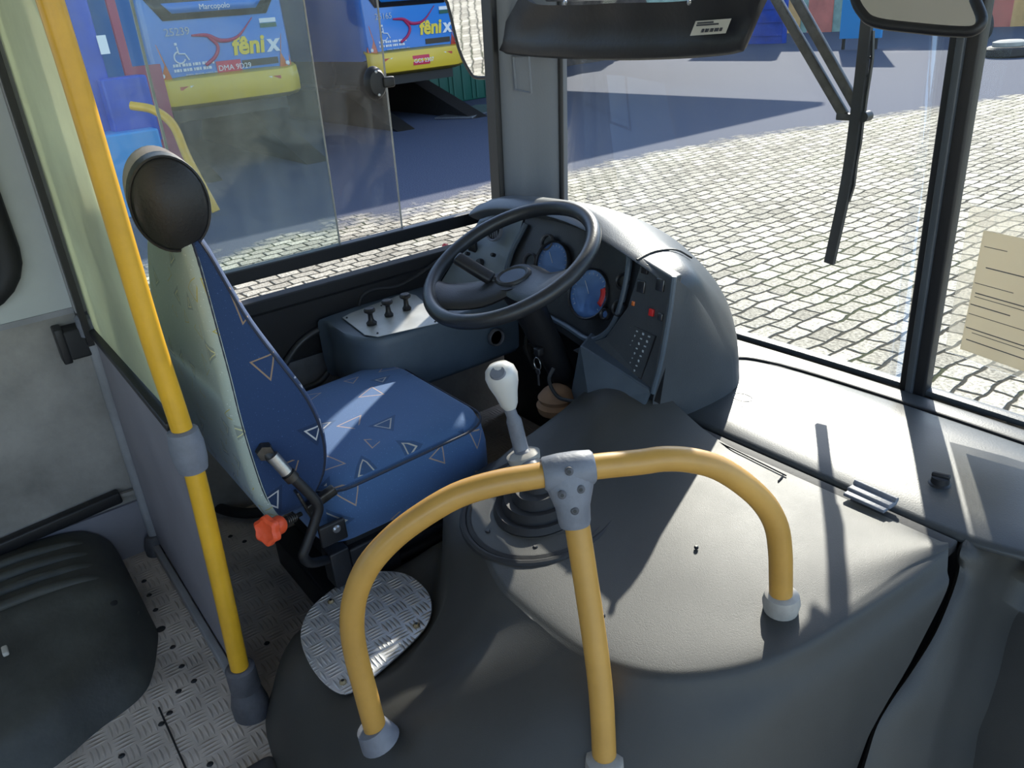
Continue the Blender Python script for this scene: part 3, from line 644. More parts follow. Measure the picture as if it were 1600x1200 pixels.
q = MB(); q.box2((-2.1, 1.70, 2.05), (XR, 1.78, 2.3)); struct(q.build('wall_front_header', M['wallwhite'], smooth=False))

# ================================================================== engine cover
EC = thing('engine_cover', 'big moulded dark grey engine cover beside the driver seat, sunlit on top', 'engine cover', (-.9, .7, 0))
ST = [  # inner end on the front joint, ridge, then points down the flank
 [(-1.385, 1.25, .40), (-1.385, 1.20, .40), (-1.44, 1.18, .30), (-1.455, 1.17, .13), (-1.46, 1.16, .03), (-1.46, 1.16, .0)],
 [(-1.34, 1.25, .405), (-1.35, 1.02, .395), (-1.41, 1.0, .30), (-1.43, .99, .13), (-1.44, .98, .03), (-1.44, .98, .0)],
 [(-1.28, 1.25, .41), (-1.30, .84, .395), (-1.37, .83, .33), (-1.40, .84, .15), (-1.42, .84, .03), (-1.42, .84, .0)],
 [(-1.24, 1.25, .415), (-1.19, .73, .395), (-1.29, .70, .365), (-1.34, .72, .23), (-1.38, .74, .18), (-1.42, .78, .0)],
 [(-1.20, 1.25, .415), (-1.12, .655, .395), (-1.20, .635, .335), (-1.25, .62, .186), (-1.385, .60, .178), (-1.43, .62, .0)],
 [(-1.13, 1.25, .41), (-1.02, .62, .395), (-1.12, .585, .29), (-1.165, .545, .186), (-1.375, .455, .175), (-1.45, .46, .0)],
 [(-1.05, 1.25, .405), (-.95, .60, .39), (-1.06, .50, .255), (-1.125, .43, .186), (-1.32, .32, .178), (-1.42, .28, .0)],
 [(-.98, 1.25, .40), (-.88, .595, .39), (-.99, .43, .26), (-1.08, .335, .195), (-1.20, .245, .10), (-1.27, .20, -.02)],
 [(-.92, 1.25, .40), (-.82, .595, .39), (-.90, .385, .285), (-.99, .26, .15), (-1.08, .17, .0), (-1.10, .15, -.2)],
 [(-.87, 1.25, .40), (-.75, .60, .39), (-.765, .45, .29), (-.80, .29, .16), (-.84, .16, -.0), (-.85, .12, -.35)],
 [(-.82, 1.25, .40), (-.68, .62, .39), (-.645, .545, .28), (-.63, .43, .13), (-.62, .30, -.05), (-.62, .27, -.38)],
 [(-.77, 1.25, .40), (-.61, .67, .39), (-.57, .615, .285), (-.525, .54, .12), (-.49, .47, -.08), (-.48, .45, -.39)],
 [(-.71, 1.25, .40), (-.555, .755, .39), (-.51, .71, .30), (-.47, .66, .13), (-.45, .62, -.08), (-.44, .61, -.39)],
 [(-.65, 1.25, .40), (-.52, .86, .392), (-.485, .83, .31), (-.455, .77, .16), (-.445, .72, -.05), (-.44, .71, -.39)],
 [(-.60, 1.25, .40), (-.503, .99, .395), (-.47, .95, .32), (-.45, .88, .19), (-.445, .82, .0), (-.44, .80, -.39)],
 [(-.55, 1.25, .40), (-.492, 1.12, .398), (-.463, 1.07, .335), (-.45, .98, .22), (-.45, .90, .05), (-.445, .86, -.39)],
 [(-.50, 1.25, .40), (-.484, 1.225, .40), (-.458, 1.18, .36), (-.452, 1.08, .27), (-.452, .95, .12), (-.45, .90, -.39)],
]
cols = []
for s_ in ST:
    a, r_ = V(s_[0]), V(s_[1]); out = (r_-a).normalized()
    mids = [a.lerp(r_, t)+V((0, 0, .012*sin(pi*t))) for t in (.25, .5, .75)]
    pre = r_-out*min(.03, (r_-a).length*.3)+V((0, 0, .006))
    post = r_+(V(s_[2])-r_).normalized()*.03
    cols.append([a]+mids+[pre, r_, post]+[V(p) for p in s_[2:]])
# bulge under the dashboard
for j, cl in enumerate(cols):
    for p in cl[:6]:
        d = hypot(p.x+1.23, p.y-1.20); p.z += .075*math.exp(-(d/.13)**2)*min(1, max(0, (1.27-p.y)/.03+.4))
lines = [catmull(cl, 5) for cl in cols]
surf = list(zip(*[catmull([l[i] for l in lines], 5) for i in range(len(lines[0]))]))
cover = MB().grid([list(r_) for r_ in surf]).build('cover_shell', M['cover'], EC, ang=70)
# cover fasteners, panel seam and pit marks
def stud(p, r, m, par, n=(0, 0, 1), nm='screw', h=.003, m2=None):
    q = MB(); q.lathe([(0, h), (r*.6, h), (r, h*.4), (r, -.002)], p, n, 14)
    if m2: q.mi = 1; q.lathe([(0, h+.0004), (r*.45, h+.0004), (r*.45, h-.001)], p, n, 10)
    return q.build(nm, [m, m2] if m2 else m, par)
for px, py in ((1088, 855), (942, 962), (1148, 742)):
    p = at(px, py, 2, .411); stud(p, .004, M['black'], EC)
q = MB(); c0 = [at(x_, y_, 2, .4035) for x_, y_ in ((1042, 668), (1046, 657), (1060, 660), (1212, 735), (1223, 742), (1216, 752))]; q.tube(catmull(c0, 4), .0016, 6); q.build('panel_seam', M['black'], EC)
# dark rubber gap along the front joint
q = MB(); q.box2((-1.33, 1.243, .375), (-.492, 1.277, .3985), .004); q.build('joint_seal', M['rubber'], EC)
# gear lever well: bezel, boot, lever
gl = MB(); cx, cy, cz = -1.095, .81, .399
def ell(a, b, z, n=40, rot=radians(-58), c=(cx, cy)):
    return [(c[0]+a*cos(t)*cos(rot)-b*sin(t)*sin(rot), c[1]+a*cos(t)*sin(rot)+b*sin(t)*cos(rot), z) for t in [2*pi*i/n for i in range(n)]]
gl.grid([ell(.190, .150, cz-.02), ell(.188, .148, cz+.003), ell(.180, .142, cz+.006), ell(.176, .138, cz+.003)], closed=True); gl.build('outer_bezel', M['rubber'], EC)
q = MB(); q.tube(ell(.196, .155, .3985), .0075, 8, closed=True); q.build('bezel_groove', M['rubber'], EC)
q = MB(); q.grid([ell(.178, .139, cz+.003), ell(.172, .133, cz+.004), ell(.13, .10, cz+.004), ell(.125, .095, cz+.006)], closed=True); q.build('inner_bezel', M['cover'], EC)
GL = thing('gear_lever', 'gear lever with a pale rounded knob rising from the black bellows in the engine cover', 'gear lever', (cx-.01, cy-.01, cz))
q = MB(); q.grid([ell(.125, .095, cz+.008), ell(.118, .09, cz+.02), ell(.10, .078, cz+.014), ell(.095, .072, cz+.034), ell(.075, .058, cz+.03), ell(.07, .05, cz+.052), ell(.045, .035, cz+.05), ell(.03, .03, cz+.075), ell(.01, .01, cz+.08)], closed=True)
q.build('bellows', M['rubber'], GL)
base = at(818, 712, 2, .47); kb = dep(787, 600, 1.62)
top = kb
q = MB(); q.tube(catmull([(cx, cy, cz+.05), base, base.lerp(top, .5)+V((0, 0, 0)), top-V((0, 0, .03))], 6), [.022]*7+[.016]*6+[.012]*6, 16); st = q.build('stick', M['clamp'], GL)
q = MB(); q.lathe([(.024, -.012), (.034, -.01), (.036, .004), (.026, .010)], base, (top-base), 20); q.build('collar', M['collar'], st)
q = MB(); d_ = (top-base).normalized(); b_ = at(850, 738, 2, .46); q.lathe([(.018, -.01), (.026, -.008), (.028, .006), (.018, .01)], b_, (.1, .1, 1), 20); q.bar(base, b_, .03, .02, bev=.005); q.build('linkage_block', M['collar'], st)
q = MB(); q.lathe([(.012, -.055), (.018, -.045), (.024, -.02), (.031, .0), (.034, .018), (.030, .034), (.018, .045), (0, .048)], top, (d_.x, d_.y, d_.z), 26); kn = q.build('knob', M['ivory'], GL)
q = MB(); q.lathe([(0, .003), (.015, .002), (.017, -.002)], top+V((.012, -.02, .036)), (.35, -.5, 1), 20); q.build('knob_cap', M['clamp'], kn)
for k in range(7):
    a = 2*pi*k/7+.3; p = V(ell(.152, .118, cz+.004, 40)[int(k*40/7+2) % 40]); stud(p, .005, M['steel'] if k % 2 else M['black'], EC)

# diamond plate step let into the cover
SP = thing('tread_plate_step', 'silver diamond plate access panel let into the engine cover by the left hoop foot', 'access panel', (-1.26, .45, .19))
out = [at(x_, y_, 2, .197) for x_, y_ in ((540, 1086), (508, 1070), (482, 1035), (470, 995), (482, 958), (510, 930), (545, 908), (590, 895), (635, 899), (665, 922), (675, 948), (668, 978), (640, 1010), (600, 1046), (575, 1066))]
out = catmull(out, 4, True); q = MB(); q.prism(out, (0, 0, .004)); q.build('tread_plate', M['tread'], SP, smooth=False, bevel=.001)
for x_, y_ in ((651, 977), (517, 940), (536, 1066)):
    p = at(x_, y_, 2, .202); stud(p, .007, M['gold'], SP, nm='screw', h=.005, m2=M['black'])

# ---------------- hoop rail on the cover
HR = thing('hoop_handrail', 'worn yellow hoop handrail standing on the engine cover, with a grey joint and centre leg', 'handrail', (-.76, .61, .38))
L0, R0_ = V((-.925, .312, .262)), V((-.585, .905, .405))
nrm = (R0_-L0).cross(V((0, 0, 1))).normalized()
def onhoop(px, py):
    d = F_*FPX+R_*(px-800)-U_*(py-600); return EYE+d*((L0-EYE).dot(nrm)/d.dot(nrm))
hp = [onhoop(*p) for p in ((590, 1152), (571, 1080), (555, 1017), (550, 971), (556, 928), (575, 885), (608, 846), (650, 812), (712, 775), (775, 755), (837, 744), (888, 735), (940, 728), (1000, 722), (1037, 717), (1078, 719), (1122, 731), (1163, 757), (1195, 788), (1213, 822), (1219, 860), (1220, 900), (1220, 950))]
RAD = .0185
hp2 = catmull(hp, 4)
q = MB(); q.tube(hp2, RAD, 22); hoop = q.build('hoop_tube', M['hoop'], HR)
q = MB(); q.lathe([(.019, .022), (.026, .020), (.031, .0), (.034, -.012), (.020, -.016)], hp[0]+V((0, 0, .004)), (-.25, -.25, 1), 24); q.build('foot_collar', M['clamp'], HR)
q = MB(); q.lathe([(.019, .026), (.027, .022), (.030, .008), (.027, -.010), (.018, -.014)], hp[-1]+V((0, 0, .006)), (0, 0, 1), 24); q.build('foot_collar', M['collar'], HR)
J = onhoop(888, 735); mf = at(945, 1198, 2, .27)
q = MB(); q.tube(catmull([J, J.lerp(mf, .35)+V((.004, .004, 0)), J.lerp(mf, .7)+V((.008, .004, 0)), mf], 6), RAD, 22); q.build('centre_leg', M['hoop'], HR)
q = MB(); q.lathe([(.019, .022), (.028, .018), (.030, .0), (.024, -.01)], mf, (0, 0, 1), 24); q.build('foot_collar', M['collar'], HR)
# grey tee clamp
hd = (onhoop(940, 728)-onhoop(837, 744)).normalized(); ld = (mf-J).normalized()
q = MB(); q.tube([J-hd*.037, J-hd*.034, J-hd*.012, J+hd*.012, J+hd*.034, J+hd*.037], [.0215, .0245, .0265, .0265, .0245, .0215], 22)
rows = []
for k, (t, a_, b_) in enumerate(((-.004, .034, .026), (.016, .036, .028), (.034, .031, .0275), (.052, .0255, .026), (.075, .0235, .0245), (.082, .0215, .0215))):
    sd_ = hd; ud = ld.cross(hd).normalized(); c_ = J+ld*t
    rows.append([c_+sd_*a_*cos(u)+ud*b_*sin(u) for u in [2*pi*i/22 for i in range(22)]])
q.grid(rows, closed=True, capends=True); tc_ = q.build('tee_clamp', M['clamp'], HR)
face = (EYE-J).normalized(); face = (face-ld*face.dot(ld)).normalized()
for u, v in ((.001, -.006), (-.013, .026), (.014, .022), (.002, .052)):
    p = J+hd*u+ld*v+face*(.0262 if v < .04 else .0245); stud(p, .0062, M['clampdark'], tc_, face, 'rivet', .0035, M['black'])

# ---------------- hatch lid in front of the cover
HL = thing('engine_hatch_lid', 'glossy grey hatch lid under the windshield, with bright sun glare', 'hatch lid', (-.9, 1.5, .4))
zl = .402
o_ = [at(x_, y_, 2, zl) for x_, y_ in ((1066, 640), (1100, 615), (1145, 572), (1168, 551), (1190, 543), (1215, 546), (1300, 578), (1400, 616), (1500, 656), (1600, 697))]
P0 = [V((-1.30, 1.285, zl)), V((-1.29, 1.40, zl)), V((-1.285, 1.56, zl)), V((-1.27, 1.63, zl)), V((-1.20, 1.665, zl)), V((-.85, 1.69, zl)), V((-.40, 1.68, zl)), V((-.10, 1.65, zl)), V((-.08, 1.50, zl)), V((-.20, 1.415, zl)), V((-.33, 1.355, zl)), V((-.42, 1.305, zl)), V((-.49, 1.285, zl))]
q = MB(); 
n_ = 22; rows = []
fr_ = catmull([V((-1.30, 1.30, 0)), V((-1.285, 1.58, 0)), V((-1.20, 1.668, 0)), V((-.85, 1.692, 0)), V((-.40, 1.684, 0)), V((-.02, 1.655, 0))], 6)
bk_ = catmull([V((-1.28, 1.285, 0)), V((-1.1, 1.284, 0)), V((-.80, 1.284, 0)), V((-.50, 1.284, 0)), V((-.30, 1.345, 0)), V((-.03, 1.43, 0))], 6)
rows = []
for a, b in zip(fr_, bk_):
    rw = []
    for t in (0, .012, .04, .2, .4, .6, .8, .96, .988, 1):
        p = a.lerp(b, t); e_ = min(t, 1-t); p.z = zl+(-.012 if e_ == 0 else -.004 if e_ < .02 else 0)+.006*sin(pi*t); rw.append(p)
    rows.append(rw)
lid = q.grid(rows).build('lid_panel', M['lid'], HL, solid=.01)
q = MB(); q.tube([p+V((-.004, .005, zl-.0035)) if p.y > 1.6 else p+V((-.006, 0, zl-.0035)) for p in fr_], .004, 6); q.build('lid_gasket', M['rubber'], HL)
p = at(1160, 622, 2, zl+.004)
q = MB(); q.tube([(p.x+.026*cos(t), p.y+.018*sin(t), p.z+.001) for t in [2*pi*i/24 for i in range(24)]], .002, 6, closed=True); ct = q.build('catch_ring', M['dash'], HL)
q = MB(); pts = [at(*c_, 2, zl+.006) for c_ in ((1151, 617), (1160, 611), (1166, 609), (1167, 618), (1173, 623), (1166, 628), (1160, 636), (1153, 630), (1150, 624))]; q.prism(pts, (0, 0, -.003)); q.build('catch_hole', M['black'], ct, smooth=False)
p = at(1468, 757, 2, zl+.002)
q = MB(); q.lathe([(.021, 0), (.021, .003), (.017, .006), (.016, .018), (.013, .020), (0, .020)], p, (0, 0, 1), 24); q.bar(p+V((-.016, -.004, .021)), p+V((.016, .004, .021)), .012, .010, bev=.003); q.build('latch_knob', M['black'], HL)
q = MB(); p = at(1362, 775, 2, zl+.012); hx = V((1, -.02, 0)).normalized(); q.bar(p-hx*.045, p+hx*.045, .028, .010, bev=.004); q.bar(p+V((-.042, -.020, -.003)), p+V((.042, -.020, -.003)), .018, .007, bev=.002); q.tube([p-hx*.044+V((0, .012, .006)), p+hx*.044+V((0, .012, .006))], .006, 10); hg = q.build('hinge', M['clamp'], HL)
# frame ledge round the lid
rows = []
for k in range(25):
    x_ = -1.42+1.9*k/24; yy = wy(x_)-.03; rows.append([(x_, 1.66, .38), (x_, 1.672 if x_ > -1.25 else 1.60, .392), (x_, yy-.03, .398), (x_, yy, .400), (x_, yy+.01, .398), (x_, yy+.02, .36)])
q = MB().grid(rows); q.add([(-1.42, 1.2, .36), (-1.42, 1.68, .36), (-1.30, 1.68, .388), (-1.30, 1.27, .388)], [(0, 1, 2, 3)]); q.box2((-1.42, 1.27, .34), (-.52, 1.70, .385))
tag(q.build('windshield_ledge', M['lid']), 'curved grey ledge running along the bottom of the windshield beyond the hatch', 'ledge')

# ---------------- moulded panel by the door (lower right)
DP = thing('door_side_panel', 'dark grey moulded panel at the lower right, with a rounded recess', 'moulded panel', (-.3, 1.2, -.4))
gc = [((1600, 800), .41), ((1548, 812), .41), ((1508, 832), .405), ((1492, 858), .395), ((1490, 890), .36), ((1476, 935), .33), ((1452, 990), .29), ((1418, 1045), .25), ((1385, 1092), .22), ((1362, 1132), .19), ((1348, 1175), .15), ((1338, 1215), .11), ((1330, 1290), .0)]
outer = [at(x_, y_, 2, z) for (x_, y_), z in gc]
outer = [V((p.x+.004, p.y+.002, p.z)) for p in outer]
ic = [((1605, 835), .39), ((1590, 842), .39), ((1565, 856), .38), ((1545, 882), .36), ((1532, 912), .33), ((1522, 950), .30), ((1508, 1000), .26), ((1494, 1050), .22), ((1478, 1100), .18), ((1466, 1140), .14), ((1456, 1185), .10), ((1448, 1230), .05), ((1436, 1300), -.05)]
inner = [at(x_, y_, 2, z) for (x_, y_), z in ic]
oc, inn = catmull(outer, 5), catmull(inner, 5); rows = []
for a, b in zip(oc, inn):
    d = (b-a); dn = d.normalized(); up_ = (EYE-a).normalized()
    rows.append([a-dn*.002-up_*.10, a-up_*.03, a+dn*.006-up_*.006, a+dn*.018, a.lerp(b, .5)+up_*.004, b-dn*.012, b-up_*.004, b+dn*.012-up_*.02, b+dn*.05-up_*.045, b+dn*.10-up_*.06, b+V((.25, .05, -.02))-up_*.07, b+V((.75, .12, -.04))-up_*.07])
MB().grid(rows).build('panel_shell', M['cover'], DP, ang=75)
q = MB(); q.grid([[p-(EYE-p).normalized()*.06+V((-.03, 0, 0)), p-(EYE-p).normalized()*.05+V((.03, .0, 0))] for p in oc]); q.build('gap_seal', M['rubber'], DP, solid=.004)

# ================================================================== dashboard
DB = thing('dashboard', 'dark grey driver dashboard pod with round instruments behind the steering wheel', 'dashboard', (-1.6, 1.4, .4))
# x: face bottom, lip, crest, far, base  (y, z)
DS = [(-2.08, (1.19, .53), (1.34, .745), (1.40, .765), (1.50, .74), (1.56, .42)),
      (-1.98, (1.21, .52), (1.35, .775), (1.40, .795), (1.55, .745), (1.64, .42)),
      (-1.80, (1.27, .50), (1.35, .795), (1.41, .812), (1.58, .74), (1.68, .42)),
      (-1.60, (1.28, .50), (1.33, .800), (1.41, .818), (1.60, .73), (1.70, .42)),
      (-1.42, (1.25, .49), (1.29, .792), (1.39, .798), (1.58, .70), (1.68, .41)),
      (-1.27, (1.215, .475), (1.255, .775), (1.37, .772), (1.54, .645), (1.62, .41)),
      (-1.185, (1.20, .47), (1.24, .757), (1.345, .750), (1.485, .60), (1.54, .41)),
      (-1.150, (1.20, .465), (1.24, .735), (1.335, .722), (1.44, .57), (1.49, .41)),
      (-1.140, (1.21, .46), (1.245, .70), (1.325, .68), (1.42, .54), (1.46, .41))]
rows = []
for x_, fb, lip, cr, fa, ba in DS:
    rows.append(catmull([(x_, lip[0]+.03, lip[1]-.028), (x_, lip[0]+.004, lip[1]-.012), (x_, lip[0], lip[1]-.002), (x_, (lip[0]+cr[0])/2, (lip[1]+cr[1])/2+.006), (x_, *cr), (x_, (cr[0]*1.1+fa[0]*.9)/2, (cr[1]+fa[1])/2+.018), (x_, *fa), (x_, (fa[0]+ba[0])/2+.01, (fa[1]+ba[1])/2+.02), (x_, *ba)], 3))
rows = list(zip(*[catmull([r_[j] for r_ in rows], 4) for j in range(len(rows[0]))]))
MB().grid([list(r_) for r_ in rows]).build('hood', M['dash'], DB, ang=60)
# right end cap of the pod
def dsat(x_):
    for a, b in zip(DS, DS[1:]):
        if a[0] <= x_ <= b[0]:
            t = (x_-a[0])/(b[0]-a[0]); return [tuple(a[i][k]*(1-t)+b[i][k]*t for k in (0, 1)) for i in range(1, 6)]
    return list(DS[-1][1:]) if x_ > -1.2 else list(DS[0][1:])
e = DS[-1]; xe = e[0]
pr = [V(p_) for p_ in rows[-1]]
fe = [pr[6]+V((.004, -.004, .0)), at(1053, 434, 1, 1.236), at(1044, 500, 1, 1.222), at(1030, 570, 1, 1.208), at(1021, 616, 1, 1.20), at(1019, 632, 1, 1.198), at(1018, 668, 1, 1.20)]
re_ = [pr[9], pr[12], pr[15], pr[18], pr[21], pr[24], pr[24]+V((0, .0, -.03))]
q = MB(); rr_ = []
for a_, b_ in zip(catmull(fe, 3), catmull(re_, 3)):
    rr_.append([a_+V((-.012, .010, 0)), a_+V((.0, .002, 0))]+[a_.lerp(b_, t)+V((.016*sin(pi*t)**.7, 0, 0)) for t in (.08, .25, .45, .65, .85)]+[b_])
q.grid(rr_)
q.build('side_cheek', M['dash'], DB, subsurf=0)
# seam line between main hood and right module
q = MB(); f = rows  # seam follows x = -1.262
sm = []
D5 = dsat(-1.262); sm = catmull([(-1.262, D5[1][0]-.001, D5[1][1]), (-1.262, (D5[1][0]+D5[2][0])/2, (D5[1][1]+D5[2][1])/2+.008), (-1.25, D5[2][0], D5[2][1]+.002), (-1.245, D5[2][0]*.7+D5[3][0]*.3, D5[2][1]*.7+D5[3][1]*.3+.010)], 4)
q.tube(sm, .0025, 6); q.build('module_seam', M['black'], DB)
# face panels
def face_pt(x_, t, off=0):          # t 0 bottom .. 1 top of the recessed face
    fb, lip = dsat(x_)[0:2]; dp = .012+.038*min(1, max(0, (-1.24-x_)/.08))
    a = V((x_, fb[0]+.0, fb[1])); b = V((x_, lip[0]+dp, lip[1]-.02)); p = a.lerp(b, t); return p+V((0, -off, off*.25))
xs = [-1.86+.715*k/22 for k in range(23)]
MB().grid([[face_pt(x_, t) for t in (0, .25, .5, .75, 1)] for x_ in xs]).build('instrument_panel', M['black'], DB, ang=60)
def gp(px, py, Y=1.36, off=.012):
    p = at(px, py, 1, Y)
    for _ in range(6):
        fb, lip = dsat(p.x)[0:2]; t = (p.z-fb[1])/(lip[1]-.02-fb[1]); y_ = fb[0]+(lip[0]+.012+.038*min(1, max(0, (-1.24-p.x)/.08))-fb[0])*t-.004; p = at(px, py, 1, y_)
    return p+off*V((.1, -.9, .4)).normalized()
# binnacle rim around the instruments
q = MB(); rim = catmull([gp(*p_, off=.006) for p_ in ((824, 350), (800, 400), (792, 445), (812, 470), (850, 490), (890, 512), (922, 531), (948, 522), (966, 495), (978, 455), (985, 415), (985, 392))], 6)
q.tube(rim, .008, 8); q.build('binnacle_rim', M['console'], DB)
# left wing panel with vent (pale grey)
xs = [-2.08+.22*k/6 for k in range(7)]
lw = MB().grid([[face_pt(x_, t, .004) for t in (-.08, .25, .5, .75, 1.02)] for x_ in xs]).build('left_wing_panel', M['dashlight'], DB, ang=60)
def ring(par, p, n, r, m1, m2, nm='gauge', rim=.006, depth=.012, sx=1):
    rf = (1, 0, 0) if abs(V(n).normalized().x) < .9 else (0, 1, 0)
    q = MB(); q.lathe([(r, -.004), (r, .006), (r-rim*.4, .009), (r-rim, .006), (r-rim, -.002)], p, n, 30, sx=sx, ref=rf); g_ = q.build(nm, M['black'] if m1 is None else m1, par)
    q = MB(); q.lathe([(0, .0), (r-rim, .0)], p, n, 30, sx=sx, ref=rf); f_ = q.build('dial', m2, g_); return g_, f_
fn = V((.10, -.9, .40)).normalized()
# vent in the wing
vp_ = gp(783, 362, off=.030); vg, vd = ring(DB, vp_, V((.15, -1, .3)), .034, M['clamp'], M['black'], 'round_vent')
for k in (-2, -1, 0, 1, 2): q = MB(); q.box(vp_+V((k*.011, -.006, 0)), (.0025, .004, .05)); q.build('vent_slat', M['clamp'], vg)
for (x_, y_), r_, m_ in (((712, 432), .014, M['dashlight']), ((757, 412), .013, M['black']), ((778, 400), .006, M['black']), ((738, 398), .006, M['black'])):
    p = gp(x_, y_, off=.014); q = MB(); q.lathe([(r_, 0), (r_, .01), (r_*.8, .014), (0, .014)], p, fn, 18); q.build('button', m_, DB)
q = MB(); p = gp(742, 385, off=.01); q.box(p, (.04, .012, .035), None, .003); q.build('switch_block', M['black'], DB)
q = MB(); p = gp(728, 440, off=.01); q.box(p, (.014, .012, .04), None, .003); q.build('rocker_switch', M['black'], DB)
# gauges
g1, f1 = ring(DB, gp(868, 412), fn, .062, None, M['gauge'], 'speedometer'); g2, f2 = ring(DB, gp(925, 460), fn, .068, None, M['gauge'], 'tachograph')
g3, _ = ring(DB, gp(860, 380), fn, .024, M['clampdark'], M['gaugedark'], 'small_gauge'); g4, _ = ring(DB, gp(833, 410), fn, .026, M['clampdark'], M['gaugedark'], 'small_gauge')
ring(DB, gp(970, 482, off=.004), fn, .021, None, M['gaugedark'], 'small_gauge'); ring(DB, gp(976, 440, off=.004), fn, .021, None, M['gaugedark'], 'small_gauge'); ring(DB, gp(951, 492), fn, .015, None, M['gauge'], 'small_gauge')
for px, py, r_, par in ((868, 412, .058, g1), (925, 460, .064, g2)):
    p = gp(px, py); X_ = fn.cross(V((0, 0, 1))).normalized()*-1; Z_ = X_.cross(fn)*-1
    if Z_.z < 0: Z_ = -Z_
    if X_.x < 0: X_ = -X_
    q = MB()
    for k in range(19):
        a = radians(-40+k*260/18); u = X_*cos(a)+Z_*sin(a); q.bar(p+u*r_*.78+fn*.001, p+u*r_*.86+fn*.001, .0012, .0006, up=fn)
    u = X_*cos(2.2)+Z_*sin(2.2); q.bar(p+fn*.0015, p+u*r_*.6+fn*.0015, .0015, .0008, up=fn)
    q.build('dial_marks', M['gaugeink'], par)
p = gp(925, 460); q = MB(); arc = []
for k in range(9):
    a = radians(-28+k*7); u = X_*cos(a)+Z_*sin(a); arc.append((p+u*.038+fn*.0012, p+u*(.054)+fn*.0012))
q.grid([[a, b] for a, b in arc]); q.build('red_sector', M['red'], g2, solid=.0004)
# right switch panel
q = MB(); sp_ = [at(x_, y_, 1, yy) for x_, y_, yy in ((1003, 404, 1.264), (1052, 434, 1.236), (1020, 612, 1.196), (893, 548, 1.235), (945, 528, 1.240), (980, 480, 1.245))]
q.prism(sp_, (0, .03, 0)); spn = q.build('switch_panel', M['dash'], DB, smooth=False, bevel=.004)
def spx(px, py, off=.003):
    a, b, c_ = V(sp_[0]), V(sp_[1]), V(sp_[2]); n = (b-a).cross(c_-a).normalized(); d = F_*FPX+R_*(px-800)-U_*(py-600); p = EYE+d*((a-EYE).dot(n)/d.dot(n))
    if n.y > 0: n = -n
    return p+n*off, n
sn = spx(1000, 500)[1]
for i in range(8):
    for j in range(5):
        x_, y_ = 979+j*9.2-i*3.2, 509+i*7.6+j*4.2
        p, n = spx(x_, y_); q = MB(); q.box(p, (.0045, .002, .0055) if (i+j) % 2 else (.006, .002, .003)); q.build('keypad_mark', M['gaugeink'], spn, smooth=False)
for (x_, y_), s_, m_ in (((1004, 448), .020, 'gaugedark'), ((1034, 445), .020, 'gaugedark'), ((1010, 420), .016, 'black'), ((992, 474), .008, 'lamporange'), ((1020, 488), .012, 'red'), ((1034, 495), .012, 'gaugedark')):
    p, n = spx(x_, y_); q = MB(); q.box(p, (s_*1.2, .008, s_*1.4), Matrix.Rotation(-.2, 3, 'X'), .002); q.build('switch_key', M[m_], spn)
q = MB(); fr = [spx(*c_, .002)[0] for c_ in ((975, 500), (1026, 525), (1003, 592), (948, 560))]; q.tube(fr, .002, 6, closed=True); q.build('keypad_frame', M['black'], spn)
q = MB(); a = [spx(*c_, .004)[0] for c_ in ((1056, 432), (1050, 480), (1036, 560), (1022, 614))]; q.tube(catmull(a, 4), .006, 8); q.build('edge_trim', M['console'], DB)
# knee panel under the switches with bluish edge
kp = MB(); a1, a2, a3, a4, a5 = at(905, 540, 1, 1.19), at(1017, 612, 1, 1.185), at(1006, 640, 1, 1.18), at(925, 630, 1, 1.15), at(888, 632, 1, 1.19)
kp.prism([a1, a2, a3, a4, a5], (-.06, .10, 0)); kp.build('knee_panel', M['console'], DB, smooth=False, bevel=.008)
q = MB(); q.box2((-1.46, 1.22, .0), (-1.175, 1.42, .45)); q.build('lower_body', M['dash'], DB, bevel=.01)
# dark underside and bulkhead
q = MB(); q.box2((-2.12, 1.45, 0), (-1.40, 1.60, .55)); q.build('bulkhead', M['black'], DB)
# red tell-tale knob at the left end
p = at(697, 385, 1, 1.30); q = MB(); q.lathe([(0, .012), (.008, .01), (.01, 0), (.006, -.015)], p, (.2, -1, .5), 16); q.build('red_knob', M['red'], DB)

# ---------------- left console with three pull knobs
LC = thing('side_console', 'blue grey side console left of the steering wheel with a pale top plate', 'console', (-1.95, 1.0, .4))
o1 = [(-2.09, .83), (-2.05, .80), (-1.93, .79), (-1.86, .80), (-1.815, .84), (-1.80, .92), (-1.80, 1.26), (-1.84, 1.29), (-2.1, 1.29)]
rows = []
for z, k in ((.375, .93), (.39, .985), (.44, 1), (.525, 1), (.543, .985), (.551, .955), (.551, .9)):
    c0 = V((-1.96, 1.04, 0)); rows.append([(c0.x+(x_-c0.x)*k, c0.y+(y_-c0.y)*(1-(1-k)*.6), z) for x_, y_ in o1])
rows = [catmull(r_, 3, True) for r_ in rows]
q = MB().grid(rows, closed=True, capends=True); q.build('console_body', M['console'], LC, ang=60)
q = MB(); tp = [at(x_, y_, 2, .554) for x_, y_ in ((535, 497), (548, 490), (634, 458), (650, 462), (692, 498), (684, 506), (590, 527), (570, 524))]
q.prism(tp, (0, 0, .002)); pt = q.build('top_plate', M['plate'], LC, smooth=False, bevel=.001)
kn0 = None
for i, ((x_, y_), s_) in enumerate((((581, 507), 1.15), ((608, 494), 1), ((636, 484), 1))):
    p = at(x_, y_, 2, .556)
    q = MB(); q.lathe([(.012*s_, 0), (.013*s_, .006), (.009, .012), (.0075, .016), (.0065, .030), (.009, .034), (.0155, .038), (.0165, .043), (.013, .048), (0, .050)], p, (0, 0, 1), 22)
    tag(q.build('pull_knob', M['black']), ('black pull knob with a bulged base nearest the seat, on the pale console plate', 'middle black pull knob on the pale console plate', 'black pull knob nearest the steering wheel, on the pale console plate')[i], 'knob', 'pull knobs on the side console')
